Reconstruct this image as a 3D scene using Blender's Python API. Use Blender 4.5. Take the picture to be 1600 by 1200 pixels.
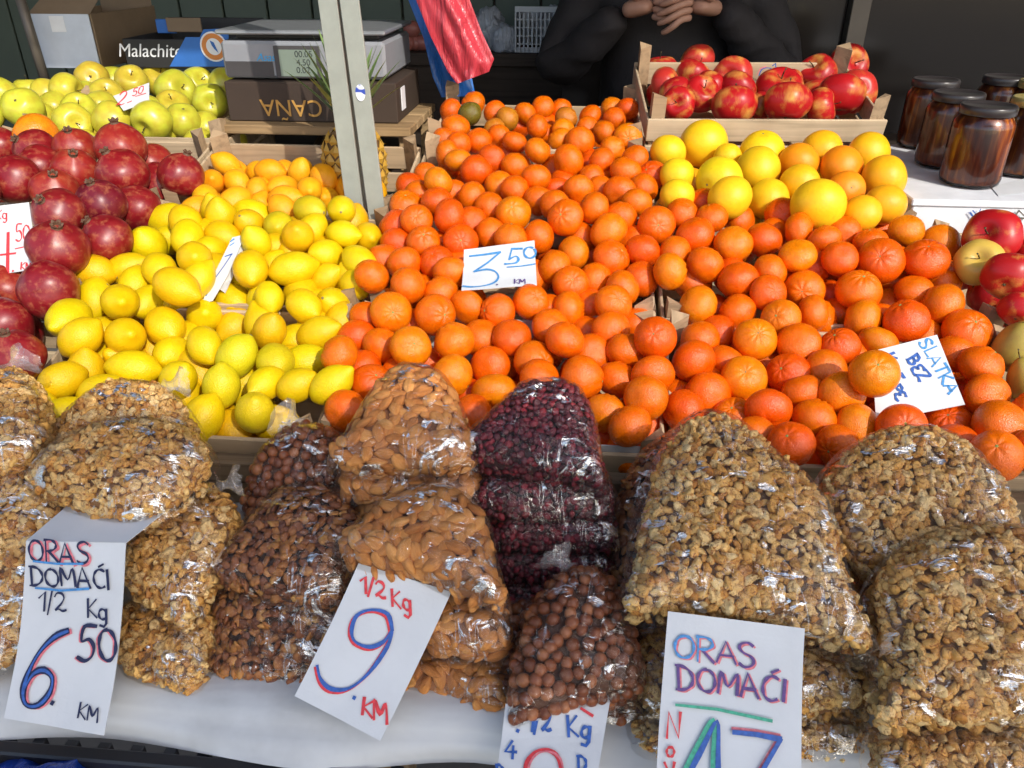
import bpy, bmesh, math, random
import numpy as np
from mathutils import Vector, Matrix, noise as mn
random.seed(7); rng = np.random.default_rng(7)
for o in list(bpy.data.objects): bpy.data.objects.remove(o)
SC = bpy.context.scene; COL = SC.collection
R_ = math.radians
# ------------------------------------------------------------------ camera
CAM_Z, PITCH, YAW, FPX = 1.55, R_(29), R_(5), 1232.0
cd = bpy.data.cameras.new('camera'); cam = bpy.data.objects.new('camera', cd); COL.objects.link(cam)
cam.location = (0, 0, CAM_Z); cam.rotation_euler = (R_(90) - PITCH, 0, YAW)
cd.sensor_width = 36; cd.lens = 36 * FPX / 1600; cd.clip_start = .02; cd.clip_end = 400
SC.camera = cam
# ------------------------------------------------------------------ light
SUN = Vector((.47, -.64, .60)).normalized()                # towards the sun
w = bpy.data.worlds.new('World'); SC.world = w; w.use_nodes = True
nt = w.node_tree; sky = nt.nodes.new('ShaderNodeTexSky'); sky.sky_type = 'NISHITA'; sky.sun_disc = False
sky.sun_elevation = math.asin(SUN.z); sky.sun_rotation = math.atan2(SUN.x, SUN.y)
sky.air_density = 1.0; sky.dust_density = 2.0; sky.ozone_density = 1.0
nt.links.new(sky.outputs[0], nt.nodes['Background'].inputs[0]); nt.nodes['Background'].inputs[1].default_value = .15
sl = bpy.data.lights.new('sun', 'SUN'); sl.energy = 2.0; sl.angle = R_(.55); sl.color = (1, .95, .87)
so = bpy.data.objects.new('sun', sl); COL.objects.link(so); so.rotation_euler = SUN.to_track_quat('Z', 'Y').to_euler()
SC.view_settings.view_transform = 'Standard'; SC.view_settings.look = 'None'
SC.view_settings.gamma = 1; SC.view_settings.exposure = .88; SC.view_settings.use_curve_mapping = False
SC.render.engine = 'CYCLES'; SC.cycles.transparent_max_bounces = 16; SC.cycles.max_bounces = 8
SC.cycles.caustics_reflective = False; SC.cycles.caustics_refractive = False
SC.cycles.use_denoising = True
# ------------------------------------------------------------------ helpers
CAMLOC = Vector((0, 0, CAM_Z))
RIGHT = Vector((math.cos(YAW), math.sin(YAW), 0))
FWD = Vector((-math.sin(YAW) * math.cos(PITCH), math.cos(YAW) * math.cos(PITCH), -math.sin(PITCH)))
UP = RIGHT.cross(FWD)
def ray(px, py): return FWD + RIGHT * ((px - 800) / FPX) + UP * ((600 - py) / FPX)
def pt(px, py, d): return CAMLOC + ray(px, py) * d
def on_y(px, py, y):
    r = ray(px, py); return CAMLOC + r * (y / r.y)
def on_z(px, py, z):
    r = ray(px, py); return CAMLOC + r * ((z - CAM_Z) / r.z)
def to_px(p):
    q = p - CAMLOC; d = q.dot(FWD); return 800 + FPX * q.dot(RIGHT) / d, 600 - FPX * q.dot(UP) / d, d
class Plane:
    """the plane through pixel rows (py0 at depth d0) and (py1 at depth d1); its across-direction is the stall's"""
    def __init__(s, px, py0, d0, py1, d1, across=Vector((1, 0, 0))):
        a, b = pt(px, py0, d0), pt(px, py1, d1)
        s.o = a; s.u = across.normalized(); s.v = (b - a).normalized()
        s.n = s.u.cross(s.v).normalized(); s.v = s.n.cross(s.u)
        if s.n.dot(FWD) > 0: s.n = -s.n
    def hit(s, px, py):
        r = ray(px, py); t = (s.o - CAMLOC).dot(s.n) / r.dot(s.n); return CAMLOC + r * t
    def uv(s, px, py):
        q = s.hit(px, py) - s.o; return q.dot(s.u), q.dot(s.v)
    def xyz(s, u, v, h=0): return s.o + s.u * u + s.v * v + s.n * h
def mesh(name, verts, faces, mat=None, smooth=False):
    me = bpy.data.meshes.new(name); me.from_pydata([tuple(v) for v in verts], [], faces); me.update()
    if mat: me.materials.append(mat)
    if smooth: me.polygons.foreach_set('use_smooth', [True] * len(me.polygons))
    return me
def link(name, me, parent=None, loc=None, rot=None, scale=None):
    o = bpy.data.objects.new(name, me); COL.objects.link(o)
    if parent: o.parent = parent
    if loc is not None: o.location = loc
    if rot is not None: o.rotation_euler = rot
    if scale is not None: o.scale = scale if hasattr(scale, '__len__') else (scale,) * 3
    return o
def tag(o, label, cat, group=None, kind=None):
    if label: o['label'] = label
    if cat: o['category'] = cat
    if group: o['group'] = group
    if kind: o['kind'] = kind
    return o
def thing(name, label, cat, loc=(0, 0, 0), rot=(0, 0, 0), group=None):
    o = link(name, None, None, loc, rot); o.empty_display_size = .02
    return tag(o, label, cat, group)
def box_me(name, sx, sy, sz, mat, bev=.002, seg=1):
    bm = bmesh.new(); bmesh.ops.create_cube(bm, size=1)
    bmesh.ops.scale(bm, vec=(sx, sy, sz), verts=bm.verts)
    if bev: bmesh.ops.bevel(bm, geom=list(bm.edges), offset=min(bev, .3 * min(sx, sy, sz)), segments=seg, affect='EDGES')
    me = bpy.data.meshes.new(name); bm.to_mesh(me); bm.free()
    if mat: me.materials.append(mat)
    return me
def box(name, lo, hi, mat, parent=None, bev=.002):
    lo, hi = Vector(lo), Vector(hi); s = hi - lo
    return link(name, box_me(name, abs(s.x), abs(s.y), abs(s.z), mat, bev), parent, (lo + hi) / 2)
def tube(points, radii, seg=10, cap=True):
    pts = [Vector(p) for p in points]; n = len(pts)
    if not hasattr(radii, '__len__'): radii = [radii] * n
    V, F = [], []; ref = Vector((0, 0, 1))
    for i, p in enumerate(pts):
        d = (pts[min(i + 1, n - 1)] - pts[max(i - 1, 0)]).normalized()
        a = d.cross(ref if abs(d.dot(ref)) < .95 else Vector((1, 0, 0))).normalized(); b = d.cross(a)
        for k in range(seg):
            t = 2 * math.pi * k / seg; V.append(p + a * (radii[i] * math.cos(t)) + b * (radii[i] * math.sin(t)))
    for i in range(n - 1):
        for k in range(seg):
            k2 = (k + 1) % seg; F.append((i * seg + k, i * seg + k2, (i + 1) * seg + k2, (i + 1) * seg + k))
    if cap: F += [tuple(range(seg))[::-1], tuple((n - 1) * seg + k for k in range(seg))]
    return V, F
def lathe(prof, seg=32, wob=None):
    """prof: (r, z) from bottom to top; wob(theta, i) -> radius factor"""
    V, F = [], []; n = len(prof)
    for i, (r, z) in enumerate(prof):
        for k in range(seg):
            t = 2 * math.pi * k / seg; f = wob(t, i) if wob else 1
            V.append((r * f * math.cos(t), r * f * math.sin(t), z))
    for i in range(n - 1):
        for k in range(seg):
            k2 = (k + 1) % seg; F.append((i * seg + k, i * seg + k2, (i + 1) * seg + k2, (i + 1) * seg + k))
    F += [tuple(range(seg))[::-1], tuple((n - 1) * seg + k for k in range(seg))]
    return V, F
# ------------------------------------------------------------------ materials
def newmat(name):
    m = bpy.data.materials.new(name); m.use_nodes = True
    n = m.node_tree; return m, n, n.nodes['Principled BSDF']
def N(n, t, **kw):
    x = n.nodes.new(t)
    for k, v in kw.items():
        if isinstance(k, str) and k.startswith('i_'):
            key = k[2:]; x.inputs[int(key) if key.isdigit() else key].default_value = v
        else: setattr(x, k, v)
    return x
def ramp(n, stops):
    r = N(n, 'ShaderNodeValToRGB'); e = r.color_ramp.elements
    while len(e) < len(stops): e.new(.5)
    for q, (p, c) in zip(e, stops): q.position = p; q.color = (*c, 1)
    return r
def mixc(n, mode, fac, a, b):
    x = N(n, 'ShaderNodeMix', data_type='RGBA', blend_type=mode)
    if isinstance(fac, (int, float)): x.inputs[0].default_value = fac
    else: n.links.new(fac, x.inputs[0])
    for i, v in ((6, a), (7, b)):
        if isinstance(v, tuple): x.inputs[i].default_value = (*v, 1)
        else: n.links.new(v, x.inputs[i])
    return x.outputs[2]
def math_(n, op, a, b=None, c=None):
    x = N(n, 'ShaderNodeMath', operation=op)
    for i, v in enumerate((a, b, c)):
        if v is None: continue
        if isinstance(v, (int, float)): x.inputs[i].default_value = v
        else: n.links.new(v, x.inputs[i])
    return x.outputs[0]
def noise_(n, scale, detail=3, rough=.5, coord='Object', stretch=None, dist=0):
    tc = N(n, 'ShaderNodeTexCoord'); src = tc.outputs[coord]
    if stretch:
        mp = N(n, 'ShaderNodeMapping'); mp.inputs['Scale'].default_value = stretch; n.links.new(src, mp.inputs[0]); src = mp.outputs[0]
    x = N(n, 'ShaderNodeTexNoise'); x.inputs['Scale'].default_value = scale; x.inputs['Detail'].default_value = detail
    x.inputs['Roughness'].default_value = rough; x.inputs['Distortion'].default_value = dist
    n.links.new(src, x.inputs['Vector']); return x.outputs['Fac']
def bump(n, p, h, strength=.3, dist=.01):
    b = N(n, 'ShaderNodeBump'); b.inputs['Strength'].default_value = strength; b.inputs['Distance'].default_value = dist
    n.links.new(h, b.inputs['Height']); n.links.new(b.outputs[0], p.inputs['Normal'])
def plain(name, col, rough=.6, metal=0, var=.12, nscale=12, bmp=0, spec=.5, coord='Object'):
    m, n, p = newmat(name)
    f = noise_(n, nscale, 4, .6, coord)
    r = ramp(n, [(.25, tuple(c * (1 - var) for c in col)), (.75, tuple(min(1, c * (1 + var)) for c in col))])
    n.links.new(f, r.inputs[0]); n.links.new(r.outputs[0], p.inputs['Base Color'])
    p.inputs['Roughness'].default_value = rough; p.inputs['Metallic'].default_value = metal
    p.inputs['Specular IOR Level'].default_value = spec
    if bmp: bump(n, p, noise_(n, nscale * 6, 4, .6, coord), bmp, .004)
    return m
def wood(name, col, dark=.6, rough=.75, scale=14, grey=0):
    """sawn boards: grain runs along each board's own X"""
    m, n, p = newmat(name)
    oi = N(n, 'ShaderNodeObjectInfo'); tc = N(n, 'ShaderNodeTexCoord')
    va = N(n, 'ShaderNodeVectorMath', operation='ADD'); n.links.new(tc.outputs['Object'], va.inputs[0])
    sc = N(n, 'ShaderNodeVectorMath', operation='SCALE'); sc.inputs[3].default_value = 40
    cx = N(n, 'ShaderNodeCombineXYZ')
    for i in range(3): n.links.new(oi.outputs['Random'], cx.inputs[i])
    n.links.new(cx.outputs[0], sc.inputs[0]); n.links.new(sc.outputs[0], va.inputs[1])
    mp = N(n, 'ShaderNodeMapping'); mp.inputs['Scale'].default_value = (scale * .25, scale * 6, scale * 6); n.links.new(va.outputs[0], mp.inputs[0])
    g = N(n, 'ShaderNodeTexNoise'); g.inputs['Scale'].default_value = 1; g.inputs['Detail'].default_value = 5; g.inputs['Distortion'].default_value = .6
    n.links.new(mp.outputs[0], g.inputs['Vector'])
    blot = N(n, 'ShaderNodeTexNoise'); blot.inputs['Scale'].default_value = 9; blot.inputs['Detail'].default_value = 4; n.links.new(va.outputs[0], blot.inputs['Vector'])
    r = ramp(n, [(.3, tuple(c * dark for c in col)), (.5, col), (.75, tuple(min(1, c * 1.12) for c in col))])
    n.links.new(g.outputs['Fac'], r.inputs[0])
    r2 = ramp(n, [(.3, (.72, .70, .68)), (.6, (1, 1, 1))]); n.links.new(blot.outputs['Fac'], r2.inputs[0])
    c = mixc(n, 'MULTIPLY', .8, r.outputs[0], r2.outputs[0])
    r3 = ramp(n, [(0, (.78, .74, .70)), (1, (1.0, 1.0, 1.0))]); n.links.new(oi.outputs['Random'], r3.inputs[0])
    c = mixc(n, 'MULTIPLY', 1, c, r3.outputs[0])
    n.links.new(c, p.inputs['Base Color']); p.inputs['Roughness'].default_value = rough; p.inputs['Specular IOR Level'].default_value = .25
    bump(n, p, g.outputs['Fac'], .35, .002)
    return m
def fruitmat(name, rough=.38, pebble=26, pstr=.25, spots=None, tint=(1, .8, .5), spec=.5, mott=.12):
    """skin colour comes from each fruit's own object colour"""
    m, n, p = newmat(name)
    oi = N(n, 'ShaderNodeObjectInfo'); base = oi.outputs['Color']
    f = noise_(n, 2.2, 4, .6)
    r = ramp(n, [(.3, tuple(1 - mott * k for k in (.6, 1.6, 1))), (.7, (1, 1, 1))]); n.links.new(f, r.inputs[0])
    c = mixc(n, 'MULTIPLY', 1, base, r.outputs[0])
    peb = noise_(n, pebble * 1.15, 1.5, .5)
    if spots:
        sp = noise_(n, spots[1], 5, .65); rs = ramp(n, [(spots[2], (0, 0, 0)), (spots[2] + .16, (1, 1, 1))]); n.links.new(sp, rs.inputs[0])
        c = mixc(n, 'MIX', math_(n, 'MULTIPLY', rs.outputs[0], spots[3]), c, spots[0])
    n.links.new(c, p.inputs['Base Color']); p.inputs['Specular IOR Level'].default_value = spec
    rr = N(n, 'ShaderNodeMapRange'); rr.inputs[3].default_value = rough - .06; rr.inputs[4].default_value = rough + .1; n.links.new(f, rr.inputs[0]); n.links.new(rr.outputs[0], p.inputs['Roughness'])
    big = noise_(n, 5, 2)
    h = math_(n, 'ADD', peb, math_(n, 'MULTIPLY', big, .22))
    bump(n, p, h, abs(pstr), .0014)
    return m
M = {}
M['crate'] = wood('crate_wood', (.60, .47, .31), .72)
M['crate_post'] = wood('crate_post_wood', (.47, .34, .21), .65)
M['beam'] = wood('old_beam_wood', (.23, .165, .10), .5)
M['darkwood'] = wood('dark_shelf_wood', (.055, .040, .03), .55)
M['mandarin'] = fruitmat('mandarin_skin', .25, 20, .62, spots=((.42, .10, .006), 7, .62, .5), spec=.45, mott=.2)
M['lemon'] = fruitmat('lemon_skin', .33, 16, .6, spots=((.45, .30, .015), 6, .64, .25), spec=.36, mott=.09)
M['grapefruit'] = fruitmat('grapefruit_skin', .36, 30, .30, spots=((.55, .26, .01), 4, .58, .4), spec=.36, mott=.10)
M['pomegranate'] = fruitmat('pomegranate_skin', .34, 60, .05, spots=((.46, .16, .07), 3.4, .50, .42), mott=.55)
M['apple_green'] = fruitmat('golden_apple_skin', .30, 60, .015, spots=((.42, .30, .05), 22, .66, .6), mott=.2)
M['stem'] = plain('stem_brown', (.10, .075, .03), .8)
M['calyx'] = plain('calyx_green', (.24, .30, .08), .7, nscale=40, var=.4)
M['scar'] = plain('stem_scar', (.22, .17, .06), .8, nscale=30, var=.4)
M['pom_crown'] = plain('pomegranate_crown', (.11, .055, .03), .7, nscale=30, var=.35)
def redapple():
    m, n, p = newmat('red_apple_skin'); oi = N(n, 'ShaderNodeObjectInfo')
    tc = N(n, 'ShaderNodeTexCoord'); sx = N(n, 'ShaderNodeSeparateXYZ'); n.links.new(tc.outputs['Object'], sx.inputs[0])
    va = N(n, 'ShaderNodeVectorMath', operation='ADD'); n.links.new(tc.outputs['Object'], va.inputs[0]); n.links.new(oi.outputs['Location'], va.inputs[1])
    nz = N(n, 'ShaderNodeTexNoise'); nz.inputs['Scale'].default_value = 1.3; nz.inputs['Detail'].default_value = 2; n.links.new(va.outputs[0], nz.inputs['Vector'])
    f = math_(n, 'ADD', nz.outputs['Fac'], math_(n, 'MULTIPLY', sx.outputs[2], .04))
    st = noise_(n, 6, 4, .6, 'Object', (3, 3, .5))
    f = math_(n, 'ADD', f, math_(n, 'MULTIPLY', math_(n, 'SUBTRACT', st, .5), .22))
    r = ramp(n, [(.50, (0, 0, 0)), (.82, (1, 1, 1))]); n.links.new(f, r.inputs[0])
    c = mixc(n, 'MIX', r.outputs[0], oi.outputs['Color'], (.66, .36, .07))
    n.links.new(c, p.inputs['Base Color']); p.inputs['Roughness'].default_value = .36; p.inputs['Specular IOR Level'].default_value = .35
    return m
M['apple_red'] = redapple()
M['paper'] = plain('white_card', (.60, .615, .625), .7, var=.07, nscale=14, bmp=.12)
def ink(name, col):
    m, n, p = newmat(name); f = noise_(n, 300, 2); r = ramp(n, [(.3, tuple(c * .8 for c in col)), (.7, tuple(min(1, c * 1.25) for c in col))])
    n.links.new(f, r.inputs[0]); n.links.new(r.outputs[0], p.inputs['Base Color']); p.inputs['Roughness'].default_value = .6; return m
M['ink_blue'] = ink('blue_marker', (.03, .10, .36)); M['ink_sky'] = ink('light_blue_marker', (.06, .24, .52))
M['ink_red'] = ink('red_marker', (.62, .04, .05)); M['ink_navy'] = ink('navy_marker', (.012, .016, .06))
M['ink_pink'] = ink('pink_marker', (.65, .17, .20)); M['ink_green'] = ink('green_marker', (.05, .34, .22)); M['ink_violet'] = ink('violet_marker', (.10, .05, .20))
# ------------------------------------------------------------------ the setting
def cloth_mat():
    m, n, p = newmat('white_table_cloth'); f = noise_(n, 7, 5, .6); r = ramp(n, [(.25, (.40, .405, .40)), (.45, (.52, .53, .53)), (.7, (.57, .58, .58))]); n.links.new(f, r.inputs[0])
    n.links.new(r.outputs[0], p.inputs['Base Color']); p.inputs['Roughness'].default_value = .55
    bump(n, p, noise_(n, 9, 3, .5, 'Object', (1, 1.6, 1), .4), .4, .012); return m
M['cloth'] = cloth_mat()
gr = link('ground', mesh('ground', [(-60, -60, 0), (60, -60, 0), (60, 60, 0), (-60, 60, 0)], [(0, 1, 2, 3)], plain('asphalt', (.11, .105, .10), .9, nscale=3, bmp=.3)))
gr['kind'] = 'structure'
M['wallgreen'] = plain('dull_green_paint', (.075, .10, .078), .6, nscale=6, bmp=.1)
M['walldark'] = plain('dark_board', (.050, .036, .028), .65, nscale=5)
# kiosk: back wall of boards, side wall, roof
kiosk = thing('market_kiosk', 'dark market kiosk with green boarded back wall behind the fruit stall', 'kiosk', (0, 3.3, 0))
def kpart(name, lo, hi, mat, bev=.003):
    o = box(name, lo, hi, mat, kiosk, bev); o.location = o.location - kiosk.location; return o
x = -3.2
while x < -.1:
    kpart('wall_board', (x, 3.30, 0), (x + .17, 3.325, 2.6), M['wallgreen']); x += .178
x = -.08
while x < 3.2:
    kpart('wall_board', (x, 3.30, 0), (x + .26, 3.325, 2.6), M['walldark']); x += .268
for xx in (-1.9, -.95, 0): kpart('wall_stud', (xx, 3.26, 0), (xx + .05, 3.30, 2.6), M['wallgreen'])
kpart('wall_backing', (-3.2, 3.326, 0), (3.2, 3.345, 2.6), M['walldark'])
kpart('wall_rail', (-3.2, 3.27, 1.46), (0, 3.299, 1.52), M['wallgreen'])
kpart('side_wall', (-3.25, 1.7, 0), (-3.2, 3.3, 2.6), M['walldark'])
kpart('side_wall', (3.2, 1.9, 0), (3.25, 3.3, 2.6), M['walldark'])
M['roof'] = plain('grey_roof_sheet', (.30, .30, .29), .6, nscale=2)
ROOF_Y = .88
kpart('roof', (-3.4, ROOF_Y, 2.60), (3.4, 3.6, 2.66), M['roof'])
kpart('fascia', (-3.4, ROOF_Y - .03, 2.40), (3.4, ROOF_Y - .002, 2.66), M['roof'])
# shade over the front of the stall: an unseen canopy added behind the camera to cast it
M['canvas'] = plain('shade_canvas', (.72, .70, .66), .8, nscale=2)
cano = thing('shade_canopy', 'added unseen canopy that shades the front of the stall', 'canopy', (0, -3.5, 0))
CY0, CY1, CZ = -4.5, -2.60, 4.20
o = box('shade_sheet', (-1.6, CY0, CZ), (5.2, CY1, CZ + .02), M['canvas'], cano, 0); o.location -= cano.location
for xx in (-1.55, 5.1):
    for yy in (CY0 + .05, CY1 - .05):
        o = box('shade_post', (xx, yy - .02, 0), (xx + .04, yy + .02, CZ), M['roof'], cano); o.location -= cano.location
# right-hand window of the neighbouring shop, dark glass
M['glass_dark'] = None
m, n, p = newmat('dark_shop_glass'); p.inputs['Base Color'].default_value = (.022, .018, .016, 1); p.inputs['Roughness'].default_value = .12; bump(n, p, noise_(n, 3, 2), .06, .02); M['glass_dark'] = m
M['alu'] = plain('aluminium_frame', (.14, .12, .10), .5, metal=.3)
win = thing('shop_window', 'dark shop window with a slim metal frame behind the honey jars', 'window', (1.6, 2.75, 0))
def wpart(name, lo, hi, mat):
    o = box(name, lo, hi, mat, win); o.location -= win.location
fx = on_y(1340, 20, 2.75).x
wpart('pane', (fx + .03, 2.75, .3), (fx + 1.6, 2.77, 2.5), M['glass_dark'])
wpart('pane', (fx - .9, 2.76, .3), (fx - .03, 2.78, 2.5), M['glass_dark'])
wpart('frame_post', (fx - .028, 2.72, .2), (fx + .028, 2.79, 2.5), M['alu'])
wpart('frame_post', (fx + 1.602, 2.72, .2), (fx + 1.65, 2.79, 2.5), M['alu'])
wpart('frame_rail', (fx - .9, 2.73, .2), (fx + 1.6, 2.79, .298), M['alu'])
# ------------------------------------------------------------------ table in front with its cloth
tb = thing('trestle_table', 'low wooden table carrying the bags of nuts', 'table', (0, .6, 0))
def tpart(name, lo, hi, mat):
    o = box(name, lo, hi, mat, tb); o.location -= tb.location
tpart('table_top', (-1.5, .47, .885), (1.5, .795, .918), M['beam'])
for xx in (-1.4, 0, 1.35):
    for yy in (.49, .74): tpart('leg', (xx, yy, 0), (xx + .05, yy + .04, .884), M['beam'])
V, F = [], []; nx, prof = 160, [(.79, .9235)] + [(.79 - .029 * k, .9235) for k in range(1, 12)] + [(.470, .9225), (.462, .919), (.458, .914), (.457, .908), (.456, .900)]
for i in range(nx + 1):
    xx = -1.5 + 3.0 * i / nx
    for j, (y, z) in enumerate(prof):
        q = max(0, (j - 11) / 5); dz = mn.noise(Vector((xx * 5, y * 7, 1))) * .0035 + mn.noise(Vector((xx * 16, y * 16, 4))) * .0012
        V.append((xx, y - q * .012 * (1 + math.sin(xx * 19)) - .004 * q * mn.noise(Vector((xx * 9, 0, 0))), z + (dz + .004 if j < 12 else 0) + (0 if j < 16 else mn.noise(Vector((xx * 6, 3, 0))) * .012)))
for i in range(nx):
    for j in range(len(prof) - 1):
        a = i * len(prof) + j; F.append((a, a + 1, a + 1 + len(prof), a + len(prof)))
tc_ = link('tablecloth', mesh('tablecloth', V, F, M['cloth'], True)); tag(tc_, 'white oilcloth spread over the front table under the nut bags', 'tablecloth')
# ------------------------------------------------------------------ sloping rack under the crates
RIM0, SLOPE = 1.01, .255
def rim(y): return RIM0 + (y - .80) * SLOPE
rk = thing('display_rack', 'old brown wooden rack with a front beam carrying the fruit crates', 'rack', (0, 1.3, 0))
def rpart(name, lo, hi, mat):
    o = box(name, lo, hi, mat, rk); o.location -= rk.location; return o
for a, b in ((-1.5, -.30), (-.297, .60), (.603, 1.5)):
    rpart('front_beam', (a, .773, .962), (b, .795, .992), M['beam'])
    rpart('front_beam', (a, .775, .927), (b, .794, .960), M['beam'])
for xx in (-1.1, -.60, -.2, .02, .25, .45, .7, 1.0):
    L = math.hypot(1.05, 1.05 * SLOPE); me = box_me('rail', L, .04, .03, M['beam'])
    o = link('rail', me, rk, Vector((xx, 1.33, rim(1.33) - .132)) - rk.location, (0, -math.atan(SLOPE), R_(90)))
for xx in (-1.3, -.3, .6, 1.3):
    for yy in (.84, 1.8): rpart('leg', (xx, yy, 0), (xx + .05, yy + .05, rim(yy) - .155), M['beam'])
rpart('back_shelf', (-1.4, 1.87, 1.07), (1.4, 2.35, 1.095), M['darkwood'])
for xx in (-1.3, 0, 1.3): rpart('leg', (xx, 2.25, 0), (xx + .05, 2.3, 1.069), M['darkwood'])
# ------------------------------------------------------------------ crates
POST = {}
def tri_post(h, s=.026, top=.008):
    V = [(0, 0, 0), (s, 0, 0), (0, s, 0), (0, 0, h), (s, 0, h - top), (0, s, h - top)]
    return mesh('post', V, [(0, 2, 1), (3, 4, 5), (0, 1, 4, 3), (1, 2, 5, 4), (2, 0, 3, 5)], M['crate_post'])
def crate(x0, x1, y0, y1, zf, zb, label, h=.10, rise=.028, yaw=0, liner=None, name='fruit_crate', backmat=None, front_boards=True, t=.006):
    W = x1 - x0; L = math.hypot(y1 - y0, zb - zf); tilt = math.atan2(zb - zf, y1 - y0)
    rt = thing(name, label, 'crate', (x0, y0, zf), (tilt, 0, yaw), 'wooden fruit crates')      # origin: front-left rim corner
    def b(nm, lo, hi, mat): return box(nm, lo, hi, mat, rt, .0012)
    s = .026
    for (cx, cy, rz) in ((t + .001, t + .001, 0), (W - t - .001, t + .001, 90), (W - t - .001, L - t - .001, 180), (t + .001, L - t - .001, 270)):
        j = random.uniform(-.004, .006)
        o = link('post', tri_post(h + rise + j), rt, (cx, cy, -h), (0, 0, R_(rz)))
    for (ya, yb) in ((0, t), (L - t, L)):
        bm = backmat if (backmat and ya > 0) else M['crate']
        b('slat', (0, ya, -.046), (W, yb, random.uniform(-.001, .002)), bm)
        b('slat', (0, ya, -h + .002), (W, yb, -.056), M['crate'])
    for (xa, xb) in ((0, t - .001), (W - t + .001, W)):
        b('slat', (xa, t + .0006, -.046), (xb, L - t - .0006, -.004), M['crate'])
        b('slat', (xa, t + .0006, -h + .002), (xb, L - t - .0006, -.056), M['crate'])
    k = 4
    for i in range(k):
        ya = t + .001 + (L - 2 * t - .002) * i / k; b('bottom_slat', (t, ya, -h - .005), (W - t, ya + (L - 2 * t) / k - .006, -h - .0005), M['crate'])
    if liner:
        for (lo, hi) in (((t + .001, t + .0015, -h), (W - t - .001, t + .003, .010)), ((t + .001, L - t - .003, -h), (W - t - .001, L - t - .0015, .006))):
            o = b('paper_liner', lo, hi, M['paper'])
        if liner == 'corner':
            pass
    return rt
XA, XB, XC, XD, XE = (-1.185, -.750), (-.742, -.320), (-.312, .118), (.126, .558), (.568, 1.0)
ROWS = [(.80, 1.055), (1.062, 1.315), (1.322, 1.575), (1.585, 1.85)]
names = {('A', 0): 'light wooden crate low down holding a few pomegranates beside the lemons', ('A', 1): 'wooden crate of pomegranates behind the 4.50 price card',
 ('A', 2): 'wooden crate of pomegranates just in front of the golden apples',
 ('B', 0): 'front wooden crate of large lemons behind the bags of walnuts', ('B', 1): 'wooden crate of lemons with the folded price card',
 ('B', 2): 'wooden crate of small orange-yellow lemons beside the pineapple',
 ('C', 0): 'front middle wooden crate of mandarins with white paper liner behind almonds', ('C', 1): 'middle wooden crate of mandarins under the 3.50 price card',
 ('C', 2): 'third wooden crate back of heaped mandarins beside the grey pole', ('C', 3): 'rearmost wooden crate of mandarins with the green mandarin',
 ('D', 0): 'front wooden crate of mandarins with the Slatka bez card', ('D', 1): 'second wooden crate of mandarins in front of the yellow grapefruit',
 ('D', 2): 'wooden crate of yellow grapefruit below the red apples', ('E', 1): 'wooden crate of red and yellow apples below the jars', ('E', 0): 'wooden crate of green pears at the edge beside mandarins'}
for (c, r), lab in names.items():
    X = dict(A=XA, B=XB, C=XC, D=XD, E=XE)[c]; y0, y1 = ROWS[r]
    zf, zb = rim(y0), rim(y1) - .004
    if (c, r) == ('C', 3): zf, zb = 1.205, 1.238
    if (c, r) == ('A', 0): zf -= .035; zb -= .035
    if (c, r) == ('D', 2): zf -= .005
    crate(X[0], X[1], y0, y1, zf, zb, lab, liner='front' if (c, r) == ('C', 0) else None, rise=.03 if r < 3 else .05, yaw=R_(random.uniform(-.5, .5)))
crate(XA[0] + .02, XA[1] + .02, 1.60, 1.86, 1.205, 1.225, 'raised wooden crate of golden green apples with the 2.50 card', rise=.045)
a0 = on_y(1012, 193, 1.60); a1 = on_y(1392, 176, 1.63)
crate(a0.x, a1.x, 1.60, 1.87, a0.z + .008, a0.z + .078, 'raised wooden crate of red apples with a price drawn inside', rise=.045, yaw=R_(4))
# ------------------------------------------------------------------ fruit meshes (unit radius, stem along +Z)
def sphere_mesh(name, f, mat, nu=28, nv=18):
    V, F = [], []
    for j in range(nv + 1):
        ph = math.pi * j / nv
        for i in range(nu):
            th = 2 * math.pi * i / nu; V.append(f(th, ph))
    for j in range(nv):
        for i in range(nu):
            i2 = (i + 1) % nu; a, b, c, d = j * nu + i, j * nu + i2, (j + 1) * nu + i2, (j + 1) * nu + i
            F.append((a, d, c) if j == 0 else (a, c, b) if j == nv - 1 else (a, d, c, b))
    return mesh(name, V, F, mat, True)
def mandarin_mesh(k):
    o = Vector((k * 13.1, k * 7.7, k)); ob = random.uniform(.76, .92); neck = random.choice([0, .05, .10, -.03]); lob = random.uniform(.02, .045)
    nl = random.choice([7, 8, 9, 10])
    def f(th, ph):
        d = Vector((math.sin(ph) * math.cos(th), math.sin(ph) * math.sin(th), math.cos(ph)))
        r = 1 + .045 * mn.noise(d * 1.3 + o) + .012 * mn.noise(d * 4 + o)
        c = math.exp(-(ph / .42) ** 2)
        r *= 1 + neck * math.exp(-(ph / .55) ** 2) - .10 * math.exp(-(ph / .22) ** 2) + lob * math.cos(nl * th) * math.exp(-((ph - .38) / .24) ** 2)
        r *= 1 - .07 * math.exp(-((math.pi - ph) / .28) ** 2)
        return (d.x * r, d.y * r, d.z * r * ob)
    return sphere_mesh('mandarin_skin', f, M['mandarin'], 36, 24)
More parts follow.
